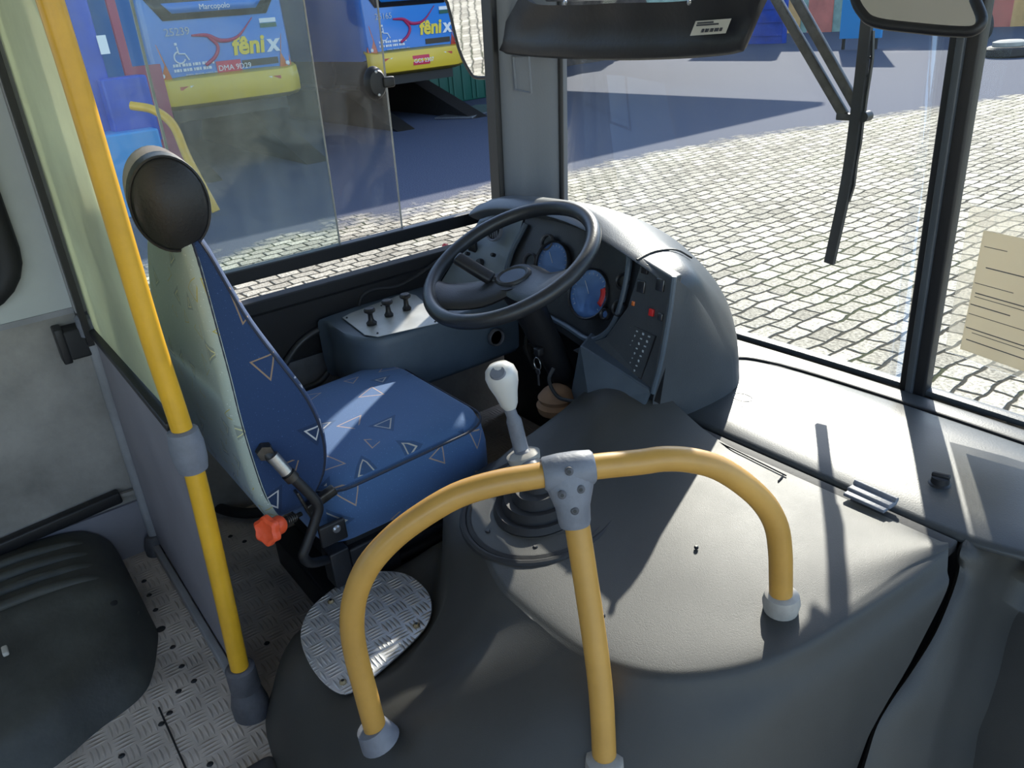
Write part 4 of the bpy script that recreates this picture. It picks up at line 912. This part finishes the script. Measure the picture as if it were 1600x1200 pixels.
for x_, y_ in ((542, 497), (635, 462), (590, 521), (680, 503), (596, 478)): stud(at(x_, y_, 2, .556), .003, M['black'], pt)
ring(LC, at(775, 527, 0, -1.782), (1, 0, 0), .026, M['clampdark'], M['gaugedark'], 'round_vent')
# cable bundle lying between window sill and console
q = MB(); cp = [onwall(x_, y_, .05) for x_, y_ in ((560, 478), (566, 462), (585, 452), (618, 448), (650, 432), (690, 404))]; q.tube(catmull(cp, 5), .007, 8)
tag(q.build('sill_cable', M['rubber']), 'black cable lying between the window sill and the side console', 'cable')
# ribbed duct cover under the sill
q = wallbox(.55, 1.50, .40, .605, .0, .006); q2 = MB(); q2.prism([(wx(.605, .05), 0, .605), (wx(.45, .05), 0, .45), (wx(.42, .0), 0, .42), (wx(.605), 0, .605)], (0, 1.16, 0))
for k in range(len(q2.v)): q2.v[k].y += .335
tag(q2.build('sill_panel', M['black'], smooth=False), 'black panel along the wall right below the driver window sill', 'panel')
# hose loops behind the seat
t = thing('flexible_hose', 'black flexible hose loop on the wall behind the driver seat cushion', 'hose', tuple(onwall(520, 560, .05)))
q = MB(); hs_ = [onwall(x_, y_, .06) for x_, y_ in ((436, 592), (448, 565), (470, 535), (498, 516), (517, 517), (524, 540), (518, 572), (500, 596), (478, 606), (458, 618))]; q.tube(catmull(hs_, 6), .0095, 12); q.build('hose_tube', M['hosem'], t)
q = MB(); a, b = onwall(470, 610, .06), onwall(458, 618, .06); q.tube([a, b], .012, 12); q.build('hose_end', M['steel'], t)

# ---------------- steering wheel
D_ = 1.95; SC = dep(796, 409, D_); tl = radians(24); n_ = V((0, -sin(tl), cos(tl))); u_ = V((1, 0, 0)); v_ = n_.cross(u_)
SW = thing('steering_wheel', 'large black steering wheel with an oval centre badge', 'steering wheel', tuple(SC))
RW = .218
q = MB(); q.tube([SC+(u_*cos(a)+v_*sin(a))*RW for a in [2*pi*i/72 for i in range(72)]], .0182, 18, closed=True); q.build('rim', M['wheel'], SW)
# wide two-sided spoke dipping to the hub
bis = u_*cos(radians(297))+v_*sin(radians(297))
def rimp(a, r=RW): return SC+(u_*cos(radians(a))+v_*sin(radians(a)))*r
hubc = SC+bis*.014-n_*.046
sp_path = catmull([rimp(2, RW*.98)-n_*.002, rimp(0, RW*.78)-n_*.022+bis*.004, rimp(0, RW*.4)-n_*.044+bis*.016, hubc, rimp(235, RW*.4)-n_*.044+bis*.016, rimp(235, RW*.78)-n_*.022+bis*.004, rimp(233, RW*.98)-n_*.002], 6)
rows = []
for k, c_ in enumerate(sp_path):
    t = -1+2*k/(len(sp_path)-1); tg = (sp_path[min(k+1, len(sp_path)-1)]-sp_path[max(k-1, 0)]).normalized(); e2 = n_.cross(tg).normalized()
    wd = .050+.010*(1-abs(t))+.02*max(0, abs(t)-.7)
    rows.append([c_+e2*wd*cos(a)+n_*.013*sin(a)*(1 if sin(a) > 0 else 1.5) for a in [2*pi*j/14 for j in range(14)]])
e1 = (rimp(0)-rimp(235)).normalized()
q = MB().grid(rows, closed=True, capends=True); pad = q.build('spoke_pad', M['wheelpad'], SW)
hc = hubc+n_*.010
q = MB(); q.lathe([(.052, -.004), (.050, .004), (.044, .008), (.038, .006), (.036, .004)], hc, n_, 32, 1, .72, ref=e1); hb = q.build('badge_ring', M['wheelpad'], SW)
q = MB(); q.lathe([(0, .005), (.036, .005)], hc, n_, 32, 1, .72, ref=e1); q.build('badge', M['emblem'], hb)
# column and stalk
q = MB(); q.tube([hc-n_*.0, hc-n_*.10, hc-n_*.35], [.05, .042, .035], 20); q.build('column_shroud', M['black'], SW)
TS = thing('turn_signal_stalk', 'chunky black indicator stalk with printed symbols left of the steering column', 'stalk', tuple(at(740, 420, 1, 1.17)))
a, b = dep(712, 402, 2.00), dep(770, 437, 1.99)
q = MB(); q.bar(a, b, .034, .024, up=n_, bev=.009); sk = q.build('stalk_body', M['black'], TS); q = MB(); q.tube([b, hc-n_*.04], .011, 12); q.build('stalk_arm', M['black'], TS)
q = MB(); dd = (b-a)
for t in (.45, .62, .78): c_ = a+dd*t+n_*.0122; q.bar(c_, c_+dd.normalized()*.006, .008, .0008, up=n_)
q.build('stalk_symbols', M['white'], sk)
# ignition lock, keys and under-column parts
KL = thing('ignition_lock', 'metal ignition lock with the key inserted under the steering wheel', 'lock', tuple(at(845, 540, 1, 1.16)))
p = at(848, 538, 1, 1.17); q = MB(); q.lathe([(.026, -.05), (.026, 0), (.02, .008), (.012, .014), (0, .016)], p, (.35, -1, .1), 22); q.build('lock_barrel', M['clamp'], KL)
q = MB(); p2 = p+V((.02, -.03, -.005)); q.box(p2, (.022, .02, .022), None, .004); q.build('key_head', M['black'], KL)
KR = thing('key_ring', 'steel split ring with a hanging key below the ignition lock', 'keys', tuple(p2+V((0, 0, -.04))))
q = MB(); c_ = p2+V((.004, -.01, -.030)); q.tube([c_+V((.014*cos(t), 0, .017*sin(t))) for t in [2*pi*i/20 for i in range(20)]], .0014, 6, closed=True); q.build('split_ring', M['steel'], KR)
q = MB(); q.box(c_+V((0, 0, -.040)), (.006, .002, .044)); q.lathe([(0, -.001), (.009, -.001), (.009, .001), (0, .001)], c_+V((0, 0, -.022)), (0, 1, 0), 14); q.build('key', M['steel'], KR)
q = MB()
for k, (x_, y_) in enumerate(((832, 505), (838, 520), (828, 545), (846, 555), (862, 540), (858, 560))):
    p = at(x_, y_, 1, 1.24); q.box(p, (.03, .03, .026), Matrix.Rotation(.5*k, 3, 'Y'), .005)
q.tube(catmull([at(822, 470, 1, 1.22), at(828, 500, 1, 1.2), at(822, 540, 1, 1.2), at(835, 575, 1, 1.22)], 5), .006, 8)
tag(q.build('column_bracket', M['darksteel']), 'dusty steel bracket and wiring block on the steering column below the wheel', 'bracket')
# dark foot well pieces
t = thing('pedal', 'black hanging foot pedal in the dark foot well behind the gear lever', 'pedal', (-1.5, 1.25, .1)); q = MB(); q.bar((-1.52, 1.42, .40), (-1.50, 1.27, .10), .03, .012, bev=.003); q.build('arm', M['darksteel'], t); q = MB(); q.box((-1.50, 1.26, .09), (.07, .02, .07), Matrix.Rotation(-.5, 3, 'X'), .006); q.build('pad', M['rubber'], t)
p = at(870, 625, 1, 1.16); q = MB(); q.lathe([(.05, -.03), (.055, -.01), (.045, .0), (.05, .012), (.035, .03), (.02, .04), (0, .042)], p, (0, 0, 1), 24); tag(q.build('column_boot', M['caramel']), 'tan rubber boot at the foot of the steering column', 'boot')
q = MB(); q.tube(catmull([at(865, 575, 1, 1.16), at(858, 595, 1, 1.14), at(872, 620, 1, 1.13), at(900, 628, 1, 1.14)], 6), .005, 8); tag(q.build('column_cable', M['hosem']), 'thin black cable curling down beside the steering column', 'cable')

# ================================================================== driver seat
DSEAT = thing('driver_seat', 'blue patterned driver seat with a faded back, seen from behind', 'seat', (-1.64, .62, 0))
# backrest rings (z, half width, y back, y front)
XC = -1.635
BR = [(.405, .20, .375, .415), (.42, .228, .352, .450), (.48, .238, .335, .492), (.56, .240, .328, .505), (.65, .238, .325, .490), (.74, .228, .328, .455), (.82, .208, .332, .425), (.89, .180, .338, .408), (.95, .145, .345, .398), (.985, .105, .352, .390), (.995, .07, .36, .382)]
def ringp(z, hw, yb, yf, wrap=.0):
    # flattened loop, corners rounded: back edge flat, front slightly dished
    r = min(.022, (yf-yb)*.45); o = []
    for sx, yy, a0 in ((1, yb+r, -90), (1, yf-r, 0), (-1, yf-r, 90), (-1, yb+r, 180)):
        for i in range(5):
            a = radians(a0+22.5*i); o.append((XC+sx*(hw-r)+r*cos(a), yy+r*sin(a), z))
        if sx == 1 and a0 == 0:
            for t in (.25, .5, .75): o.append((XC+(hw-r)*(1-2*t), yf-.018*sin(pi*t), z))
    return o
rings = [ringp(*b) for b in BR]
rings = [list(r_) for r_ in zip(*[catmull([r_[j] for r_ in rings], 3) for j in range(len(rings[0]))])]
bk = MB().grid(rings, closed=True, capends=True)
# faces near the back plane get the faded fabric
for i, f in enumerate(bk.f):
    ys = [bk.v[k].y for k in f]; yb_ = .35
    c_ = sum((bk.v[k] for k in f), V())/len(f)
    t = [b for b in BR if b[0] <= c_.z] or [BR[0]]; yb_ = t[-1][2]
    if c_.y < yb_+.024+.045*max(0, 1-abs(c_.z-.62)/.25)*0: bk.m[i] = 1
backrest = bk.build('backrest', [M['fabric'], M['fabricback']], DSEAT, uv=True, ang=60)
for nm, kk in (('piping', 2), ('piping', 3)):
    pass
def edge(side, yk, off=.0):
    pts = []
    for z, hw, yb, yf in BR[1:]:
        pts.append((XC+side*(hw-.003), (yb+.02) if yk == 0 else (yf-.012), z))
    return catmull(pts, 4)
for side in (1, -1):
    for yk in (0, 1):
        q = MB(); q.tube(edge(side, yk), .0032, 6); q.build('piping', M['seatpiping'], backrest)
# cushion
q = MB(); rows = []
def cush(z, x0, x1, y0, y1, r):
    o = []
    for cx_, cy_, a0 in ((x1-r, y1-r, 0), (x0+r, y1-r, 90), (x0+r, y0+r, 180), (x1-r, y0+r, 270)):
        for i in range(7): a = radians(a0+15*i); o.append((cx_+r*cos(a), cy_+r*sin(a), z))
    return o
for z, d, r in ((.285, .02, .05), (.30, .0, .06), (.36, -.004, .07), (.405, .0, .075), (.430, .008, .08), (.445, .026, .085), (.452, .06, .085), (.455, .12, .07)):
    o = cush(z, -1.885+d, -1.395-d, .455+d, .905-d, r)
    o = [(x_, y_, zz+(.018*((y_-.45)/.45) if z > .35 else 0)+(-.05*max(0, (y_-.80)/.1)*0)) for x_, y_, zz in o]
    rows.append(o)
rows.append([(-1.635, .68, .468)]*len(rows[0]))
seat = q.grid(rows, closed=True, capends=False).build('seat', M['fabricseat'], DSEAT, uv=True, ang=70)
q = MB(); q.tube([(x_, y_, zz+.018*((y_-.45)/.45)) for x_, y_, zz in cush(.425, -1.883, -1.387, .457, .903, .08)], .003, 6, closed=True); q.build('piping', M['seatpiping'], seat)
q = MB(); q.box2((-1.86, .50, .235), (-1.42, .88, .292), .01); q.build('seat_pan', M['black'], DSEAT)
q = MB(); q.box2((-1.82, .52, .10), (-1.47, .86, .24), .01); [q.box2((-1.84, .52, .10+.035*k), (-1.45, .88, .118+.035*k), .008) for k in range(4)]; q.build('suspension_bellows', M['rubber'], DSEAT)
q = MB(); q.box2((-1.84, .46, .0), (-1.44, .90, .10), .008); q.build('pedestal', M['black'], DSEAT)
# folding arm tube, bracket
pa = [at(412, 705, 0, -1.385), at(445, 735, 0, -1.365), at(480, 768, 0, -1.355), at(497, 790, 0, -1.35), at(493, 812, 0, -1.35), at(480, 850, 0, -1.35), at(474, 868, 0, -1.352), at(484, 879, 0, -1.36), at(505, 876, 0, -1.38), at(530, 866, 0, -1.42)]
q = MB(); q.tube(catmull(pa, 6), .0105, 14); arm = q.build('side_tube', M['black'], DSEAT)
q = MB(); p = at(414, 706, 0, -1.385); q.lathe([(.0, .012), (.016, .010), (.018, 0), (.016, -.02)], p, (1, -.2, 0), 6); q.build('pivot_bolt', M['darksteel'], arm)
q = MB(); a, b = at(450, 740, 0, -1.364), at(458, 748, 0, -1.362); q.tube([a, b], .0145, 14); q.build('sleeve', M['darksteel'], arm)
q = MB(); a, b = at(425, 712, 0, -1.374), at(448, 738, 0, -1.365); q.tube([a, b], .013, 14); q.build('bright_sleeve', M['steel'], arm)
q = MB(); p = at(520, 832, 0, -1.372); q.box(p, (.012, .06, .05), None, .004); q.box(at(528, 880, 0, -1.40), (.05, .045, .09), None, .004); bkt = q.build('mount_bracket', M['black'], DSEAT)
stud(at(526, 826, 0, -1.366), .009, M['steel'], bkt, (1, 0, 0), 'bolt', .006)
q = MB(); a, b = at(530, 870, 0, -1.40), at(555, 890, 0, -1.42); q.box2((-1.50, .50, .05), (-1.40, .62, .27), .006); q.build('height_adjuster', M['black'], DSEAT)
# orange adjusting knob with spring
kp_ = at(418, 829, 0, -1.345); kn_ = V((.25, -.85, -.10)).normalized(); shaft = at(470, 803, 0, -1.39)
ax_ = (kp_-shaft).normalized()
q = MB(); n__ = 40; prof = [(0, .006), (.014, .006), (.022, .010), (.028, .006), (.029, -.004), (.024, -.010), (0, -.010)]
u1 = ax_.orthogonal().normalized(); w1 = ax_.cross(u1); rows = []
for r_, h in prof:
    rows.append([kp_+ax_*h+(u1*cos(t)+w1*sin(t))*(r_*(1+(.09*cos(6*t) if r_ > .02 else 0))) for t in [2*pi*i/n__ for i in range(n__)]])
q.grid(rows, closed=True); q.build('adjusting_knob', M['orange'], DSEAT)
q = MB(); q.lathe([(.017, -.004), (.019, .0), (.019, .014), (.017, .018)], kp_-ax_*.034, ax_, 22); q.build('knob_hub', M['orange'], DSEAT)
sp_c = [kp_-ax_*(.034+.045*t)+(u1*cos(t*50)+w1*sin(t*50))*.0085 for t in [i/80 for i in range(81)]]
q = MB(); q.tube(sp_c, .0016, 5); q.tube([kp_-ax_*.01, shaft-ax_*.0], .005, 10); q.build('spring', M['darksteel'], DSEAT)
q = MB(); a = at(470, 800, 0, -1.385); q.bar(a+V((0, 0, .05)), a+V((0, .03, -.06)), .02, .006, bev=.002); q.bar(a+V((0, .01, .0)), a+V((0, .08, .02)), .02, .02, bev=.004); q.build('linkage', M['darksteel'], DSEAT)
# headrest
HRc = V((-1.535, .352, 1.045))
q = MB(); ax = V((1, -.16, 0)).normalized()
rows = []
for h, k in ((.022, .90), (.012, .985), (0, 1), (-.05, 1.02), (-.12, 1.0), (-.20, .96), (-.235, .88), (-.245, .6)):
    rows.append([HRc+ax*h+V((0, 0, 1))*(.085*k*sin(t))+ax.cross(V((0, 0, 1)))*(-.066*k*cos(t)) for t in [2*pi*i/36 for i in range(36)]])
hr = q.grid(rows, closed=True, capends=True)
for i, f in enumerate(hr.f):
    c_ = sum((hr.v[k] for k in f), V())/len(f)
    if (c_-HRc).dot(ax) < -.03: hr.m[i] = 1
headrest = hr.build('headrest', [M['hide'], M['hidetop']], DSEAT, ang=60)
q = MB(); q.tube([HRc+ax*.013+V((0, 0, 1))*(.084*sin(t))+ax.cross(V((0, 0, 1)))*(-.065*cos(t)) for t in [2*pi*i/44 for i in range(44)]], .0035, 6, closed=True); q.build('piping', M['hide'], headrest)
q = MB(); q.tube([(-1.60, .365, .93), (-1.60, .36, 1.02)], .012, 10); q.tube([(-1.69, .365, .93), (-1.69, .36, 1.02)], .012, 10); q.build('headrest_post', M['black'], DSEAT)

# ================================================================== partition behind the seat with its yellow pole
PT = thing('cab_partition', 'partition behind the driver seat with a tall yellow pole, cream board above grey laminate', 'partition', (-1.8, .225, 0))
PX = [at(x_, y_, 0, -1.38) for x_, y_ in ((78, 0), (120, 135), (160, 270), (200, 405), (241, 540), (281, 660), (305, 742), (331, 850), (354, 950), (374, 1040))]
q = MB(); q.tube(catmull([PX[0]+(PX[0]-PX[1])*2.5]+PX+[V((PX[-1].x-.005, PX[-1].y, .03))], 5), .0185, 22)
pole = q.build('yellow_pole', M['yellow'], PT)
q = MB(); bp_ = PX[-1]; q.lathe([(.024, .06), (.030, .055), (.031, .0), (.026, -.005)], V((bp_.x-.004, bp_.y, .075)), (.03, 0, 1), 24); q.lathe([(.040, .0), (.040, .03), (.032, .065), (.020, .08)], V((bp_.x-.006, bp_.y, .0)), (0, 0, 1), 24, 1, .9)
q.build('pole_base', M['clampdark'], PT)
cb = PX[5].lerp(PX[6], .5); q = MB(); dr = (PX[5]-PX[6]).normalized()
q.lathe([(.020, -.045), (.026, -.042), (.030, -.02), (.031, .01), (.027, .038), (.020, .042)], cb, dr, 26); q.box(cb+V((-.035, 0, .01)), (.03, .03, .05), None, .006); pc_ = q.build('pole_clamp', M['clamp'], PT)
wl = wx(.4)+.012
q = MB(); q.prism([(wx(.72)+.085, .228, .70), (wx(.72)+.055+.0, .228, .72), (wx(2.2)+.055, .228, 2.20), (PX[0].x-.03, .228, 2.20), (PX[0].x-.03, .228, 1.35), (PX[3].x-.03, .228, PX[3].z), (PX[5].x-.03, .228, PX[5].z+.02)], (0, .010, 0)); q.build('upper_board', M['cream'], PT, smooth=False)
a, b = V((wx(.70)+.07, .225, .688)), V((PX[5].x-.02, .225, .688))
q = MB(); q.prism([(wx(.66)+.06, .224, .68), (PX[5].x-.02, .224, .68), (PX[8].x-.018, .224, .22), (PX[9].x-.02, .224, .035), (wx(.02)+.03, .224, .035)], (0, .014, 0)); q.build('lower_panel', M['laminate'], PT, smooth=False)
q = MB(); q.box2((wx(.7)+.07, .215, .682), (PX[5].x-.015, .243, .698), .002); q.build('black_rail', M['black'], PT)
q = MB(); pts = [V((wx(2.2)+.045, .225, 2.2)), V((wx(1.3)+.045, .225, 1.3)), V((wx(.75)+.045, .225, .74))]; q.bar(pts[0], pts[2], .030, .045, up=(0, 1, 0), bev=.004); q.build('upper_frame', M['frameg'], PT)
q = MB(); jc = V((wx(.71)+.05, .222, .705)); q.lathe([(.018, -.03), (.025, -.025), (.026, .02), (.018, .028)], jc, (0, 0, 1), 20); q.build('frame_joint', M['clamp'], PT)
q = MB(); q.tube(catmull([jc, jc+V((.0, 0, -.06)), V((wx(.45)+.035, .222, .45)), V((wx(.2)+.03, .222, .2)), V((wx(0)+.03, .222, .0))], 6), .016, 16); q.build('lower_frame', M['frameg'], PT)
q = MB(); q.lathe([(.03, 0), (.03, .02), (.022, .05), (.016, .055)], V((wx(0)+.04, .215, 0)), (0, 0, 1), 20); q.build('frame_foot', M['clampdark'], PT)
q = MB(); q.box2((wx(.02)+.04, .236, .0), (PX[9].x-.02, .25, .04), .003); q.box2((wx(.02)+.04, .205, .0), (PX[9].x-.02, .222, .035), .003); q.build('bottom_rail', M['frameg'], PT)

# ---------------- wheel box on the left, floor bolts and seams
WB = thing('wheel_box', 'dark green grey ribbed plastic wheel box on the floor at the lower left', 'wheel box', (-1.9, -.6, 0))
rows = []
def wb(y, top, ins, xr_):
    e = .0
    return [(-2.15, y, top), (-2.12+.1, y, top), (-1.95, y, top), (-1.86+ins, y, top-.004), (-1.80+ins, y, top-.03), (xr_-.09, y, top*.62), (xr_-.03, y, top*.3), (xr_, y, .0)]
for y, top, ins, xr_ in ((.125, .0, -.03, -1.80), (.122, .04, -.03, -1.78), (.110, .085, -.02, -1.74), (.08, .125, 0, -1.66), (.04, .15, .0, -1.60), (-.05, .165, 0, -1.565), (-.3, .17, 0, -1.50), (-1.2, .17, 0, -1.50)):
    rows.append(catmull(wb(y, top, ins, xr_), 4))
rows = [list(r_) for r_ in zip(*[catmull([r_[j] for r_ in rows], 5) for j in range(len(rows[0]))])]
box_ = MB().grid(rows).build('box_shell', M['arch'], WB, ang=75)
for k in range(4):
    xk = -2.085+.062*k; q = MB(); pts = catmull([(xk, -1.2, .172), (xk, -.25, .172), (xk, -.02, .160), (xk, .055, .128), (xk+.0, .095, .085)], 6)
    q.tube(pts, [.013]*(len(pts)-6)+[.013-.0017*i for i in range(6)], 10); q.build('rib', M['arch'], box_)
p = at(178, 942, 2, .155); stud(p, .008, M['black'], WB)
p = at(8, 1017, 2, .150); q = MB(); q.box(p, (.03, .012, .01), None, .003); tag(q.build('candy_wrapper', M['paper']), 'small crumpled pale scrap lying on the wheel box at the left edge', 'scrap')
for i, (x_, y_) in enumerate(((225, 908), (233, 930), (243, 953), (251, 983), (270, 1011), (284, 1041), (303, 1064), (279, 1080), (265, 1114), (252, 1131), (190, 1181), (360, 838), (382, 846), (417, 1005), (328, 1194))):
    p = at(x_, y_, 2, 0.0005); q = MB(); r_ = .007 if i != 3 else .012; q.lathe([(0, .003), (r_*.6, .0028), (r_, .0)], p, (0, 0, 1), 14)
    q.build('rivet', M['black'], FLOOR)
q = MB(); a, b, c_, d_ = at(248, 1105, 2, .001), at(290, 1200, 2, .001), at(256, 1098, 2, .001), at(258, 1104, 2, .001); q.bar(a, b+(b-a), .004, .0012); struct(q.build('trim_5', M['black'], smooth=False))
# black loop on the floor behind the seat
q = MB(); pts = [at(x_, y_, 2, z) for x_, y_, z in ((322, 762, .06), (330, 785, .04), (352, 797, .03), (385, 802, .03), (412, 800, .03))]; q.tube(catmull(pts, 5), .016, 12); tag(q.build('floor_hose', M['rubber']), 'thick black hose lying on the floor behind the driver seat', 'hose')
q = MB(); a = at(372, 1165, 2, -.05); q.box2((-1.26, .05, -.40), (-1.13, .21, .01), .02); tag(q.build('cover_flange', M['clampdark']), 'dark foot block at the lower left corner of the engine cover', 'foot block')

# ================================================================== sun visor, mirrors, wiper, pouch
VZ = thing('sun_visor', 'black vinyl sun visor with a white label at the top of the windshield', 'sun visor', (-1.75, 1.5, 1.2))
vy = 1.52
top_ = [(815, -12), (835, 6), (900, 8), (960, 5), (1050, 3), (1100, -2), (1192, -8)]
bot_ = [(769, 72), (790, 80), (860, 86), (960, 89), (1060, 86), (1130, 80), (1158, 74)]
mid_ = [(792, 30), (812, 40), (880, 45), (960, 46), (1055, 44), (1115, 38), (1180, 25)]
tl_, ml_, bl_ = [catmull([at(x_, y_, 1, yy) for x_, y_ in L_], 5) for L_, yy in ((top_, 1.50), (mid_, vy), (bot_, vy-.01))]
rows = []
for a, m_, b in zip(tl_, ml_, bl_):
    wv_ = V((0, .006*sin(a.x*34), .002*sin(a.x*50))); rows.append([a+V((0, .02, -.004)), a, a.lerp(m_, .5)+wv_, m_+wv_*.6, m_.lerp(b, .5)+wv_*.5, b+V((0, -.004, 0)), b+V((0, .008, -.009)), b+V((0, .020, 0)), m_+V((0, .016, 0)), a+V((0, .02, -.004))])
vis = MB().grid(rows, capends=True).build('visor_sheet', M['visor'], VZ, ang=75)
q = MB(); lp_ = [at(x_, y_, 1, vy-.022) for x_, y_ in ((1087, 33), (1142, 29), (1133, 52), (1078, 56))]; q.prism(lp_, (0, .002, 0)); lab_ = q.build('label_patch', M['paper'], VZ, smooth=False)
for k in range(22):
    t = .30+.55*k/22
    if k % 5 == 3: continue
    a = lp_[3].lerp(lp_[2], t).lerp(lp_[0].lerp(lp_[1], t), .28)+V((0, -.001, 0)); q = MB()
q = MB()
for k in range(22):
    if k % 5 == 3: continue
    t = .30+.6*k/22; a = lp_[3].lerp(lp_[2], t); b = lp_[0].lerp(lp_[1], t); q.bar(a.lerp(b, .18)+V((0, -.001, 0)), a.lerp(b, .42)+V((0, -.001, 0)), .0012+.0008*(k % 3), .0006, up=(0, 1, 0))
for r0, t0, t1 in ((.85, .08, .55), (.7, .08, .72)): q.bar(lp_[3].lerp(lp_[2], t0).lerp(lp_[0].lerp(lp_[1], t0), r0)+V((0, -.001, 0)), lp_[3].lerp(lp_[2], t1).lerp(lp_[0].lerp(lp_[1], t1), r0)+V((0, -.001, 0)), .0035, .0006, up=(0, 1, 0))
q.build('label_print', M['ink'], lab_, smooth=False)
q = MB(); a, b = at(855, -2, 1, 1.54), at(1200, -14, 1, 1.54); q.tube([a, b], .008, 10); q.build('visor_rod', M['steel'], VZ)
for x_ in (883, 1077): p = at(x_, 4, 1, vy-.02); sc_ = stud(p, .006, M['steel'], VZ, (0, -1, 0))

# centre mirror
MR = thing('cab_mirror', 'rounded interior mirror hanging at the top right of the windshield', 'mirror', tuple(at(1440, 0, 1, 1.35)))
mp = [at(x_, y_, 1, yy) for x_, y_, yy in ((1330, -50, 1.36), (1336, -5, 1.36), (1352, 25, 1.36), (1375, 42, 1.36), (1440, 50, 1.36), (1500, 54, 1.36), (1526, 50, 1.36), (1534, 30, 1.36), (1520, -5, 1.36), (1500, -50, 1.36))]
mp = catmull(mp, 4, True); mc = sum(mp, V())/len(mp)
mn = V((.10, -1, .50)).normalized()
mp = [p-mn*((p-mc).dot(mn)) for p in mp]
q = MB(); q.tube(mp, .0085, 10, closed=True); q.add([p-mn*.008 for p in mp]+[mc-mn*.02], [(i, (i+1) % len(mp), len(mp)) for i in range(len(mp))]); q.build('housing', M['black'], MR)
q = MB(); q.prism([p+mn*.004 for p in mp], -mn*.003); q.build('mirror_face', M['mirror'], MR, smooth=False)
q = MB(); q.tube([mc+V((0, .05, .05)), (mc.x, 1.69, 2.1)], .009, 10); q.build('arm', M['black'], MR)
# outside mirror
OM = thing('outside_mirror', 'outside mirror beyond the front corner pillar, reflecting the paving', 'mirror', tuple(at(745, 40, 1, 2.0)))
op = [at(x_, y_, 1, 1.98) for x_, y_ in ((700, -60), (716, 0), (728, 70), (740, 108), (750, 120), (785, 122), (800, 118), (806, 100), (808, -60))]
oc_ = catmull(op, 3, True); oc0 = sum(oc_, V())/len(oc_)
on = V((.42, -.80, -.08)).normalized(); oc_ = [p-on*((p-oc0).dot(on)) for p in oc_]
q = MB(); q.tube(oc_, .008, 8, closed=True); q.add([p-on*.006 for p in oc_]+[p*.8+oc0*.2-on*.06 for p in oc_], [(i, (i+1) % len(oc_), len(oc_)+(i+1) % len(oc_), len(oc_)+i) for i in range(len(oc_))]+[tuple(range(len(oc_), 2*len(oc_)))]); q.build('housing', M['black'], OM)
q = MB(); q.prism([p+on*.003 for p in oc_], -on*.003); q.build('mirror_face', M['mirror'], OM, smooth=False)
q = MB(); q.tube(catmull([oc0-on*.05, oc0-on*.1+V((0, 0, .35)), V((-2.1, 1.85, 1.85)), V((-2.0, 1.8, 1.93))], 5), .014, 8); q.build('arm', M['black'], OM)

# wiper: double arm, hinge block, blade
WP = thing('windshield_wiper', 'black double-arm windshield wiper hanging from the top outside the glass', 'wiper', (-1.05, 1.82, .68))
wyy = 1.83
q = MB(); a, b = at(1190, -40, 1, wyy+.02), at(1319, 180, 1, wyy); q.bar(a, b, .024, .012, up=(0, 1, 0), bev=.002); q.build('arm', M['darksteel'], WP)
q = MB(); a2_, b2_ = at(1222, -40, 1, wyy+.02), at(1345, 178, 1, wyy); q.bar(a2_, b2_, .024, .012, up=(0, 1, 0), bev=.002); q.build('arm', M['darksteel'], WP)
q = MB(); q.bar(at(1308, 182, 1, wyy), at(1352, 184, 1, wyy), .016, .014, up=(0, 1, 0), bev=.003); p = at(1353, 182, 1, wyy); q.lathe([(0, -.012), (.012, -.012), (.012, .012), (0, .012)], p, (0, 1, 0), 16); q.build('hinge_block', M['black'], WP)
bl = catmull([at(x_, y_, 1, wyy-.012) for x_, y_ in ((1362, -45), (1352, 60), (1338, 180), (1322, 290), (1296, 411))], 6)
q = MB()
for a, b in zip(bl, bl[1:]): q.bar(a, b, .026, .012, up=(0, 1, 0))
q.build('blade', M['rubber'], WP, smooth=False)
def yoke(pts, nm='yoke'):
    q = MB(); r_ = [at(x_, y_, 1, wyy-.006) for x_, y_ in pts]
    for a, b in zip(r_, r_[1:]): q.bar(a, b, .005, .008, up=(0, 1, 0))
    for k in range(1, len(pts)-1):
        x_, y_ = pts[k]; u = at(x_-10, y_, 1, wyy-.006); q.bar(r_[k], u, .005, .008, up=(0, 1, 0))
    q.build(nm, M['black'], WP, smooth=False)
yoke(((1364, 48), (1363, 90), (1359, 118), (1354, 150), (1350, 180)), 'yoke'); yoke(((1348, 190), (1344, 225), (1338, 255), (1334, 290), (1326, 315)), 'yoke')
# clear pouch with paper on the right pane
PO = thing('document_pouch', 'clear plastic pouch holding a faded printed sheet, stuck to the right windshield pane', 'pouch', tuple(at(1540, 460, 1, 1.76)))
q = MB(); q.prism([at(x_, y_, 1, 1.757) for x_, y_ in ((1516, 320), (1560, 327), (1660, 342), (1640, 605), (1560, 580), (1477, 548))], (0, .0015, 0)); q.build('pouch_film', M['film'], PO, smooth=False)
q = MB(); pp = [at(x_, y_, 1, 1.7545) for x_, y_ in ((1537, 360), (1660, 385), (1640, 595), (1500, 545))]; q.prism(pp, (0, .0008, 0)); sh = q.build('paper_sheet', M['sheet'], PO, smooth=False)
for k, (t, x0, x1) in enumerate(((.12, .05, .35), (.28, .12, .6), (.42, .02, .5), (.50, .05, .9), (.53, .05, .8), (.60, 0.02, .5), (.68, .02, .95), (.80, .02, .9), (.83, .1, .9), (.90, .05, .9))):
    a, b = pp[0].lerp(pp[3], t), pp[1].lerp(pp[2], t); q = MB(); q.bar(a.lerp(b, x0)+V((0, -.0008, 0)), a.lerp(b, x1)+V((0, -.0008, 0)), .0022 if k % 2 else .0014, .0004, up=(0, 1, 0)); q.build('printed_line', M['clampdark'], sh, smooth=False)
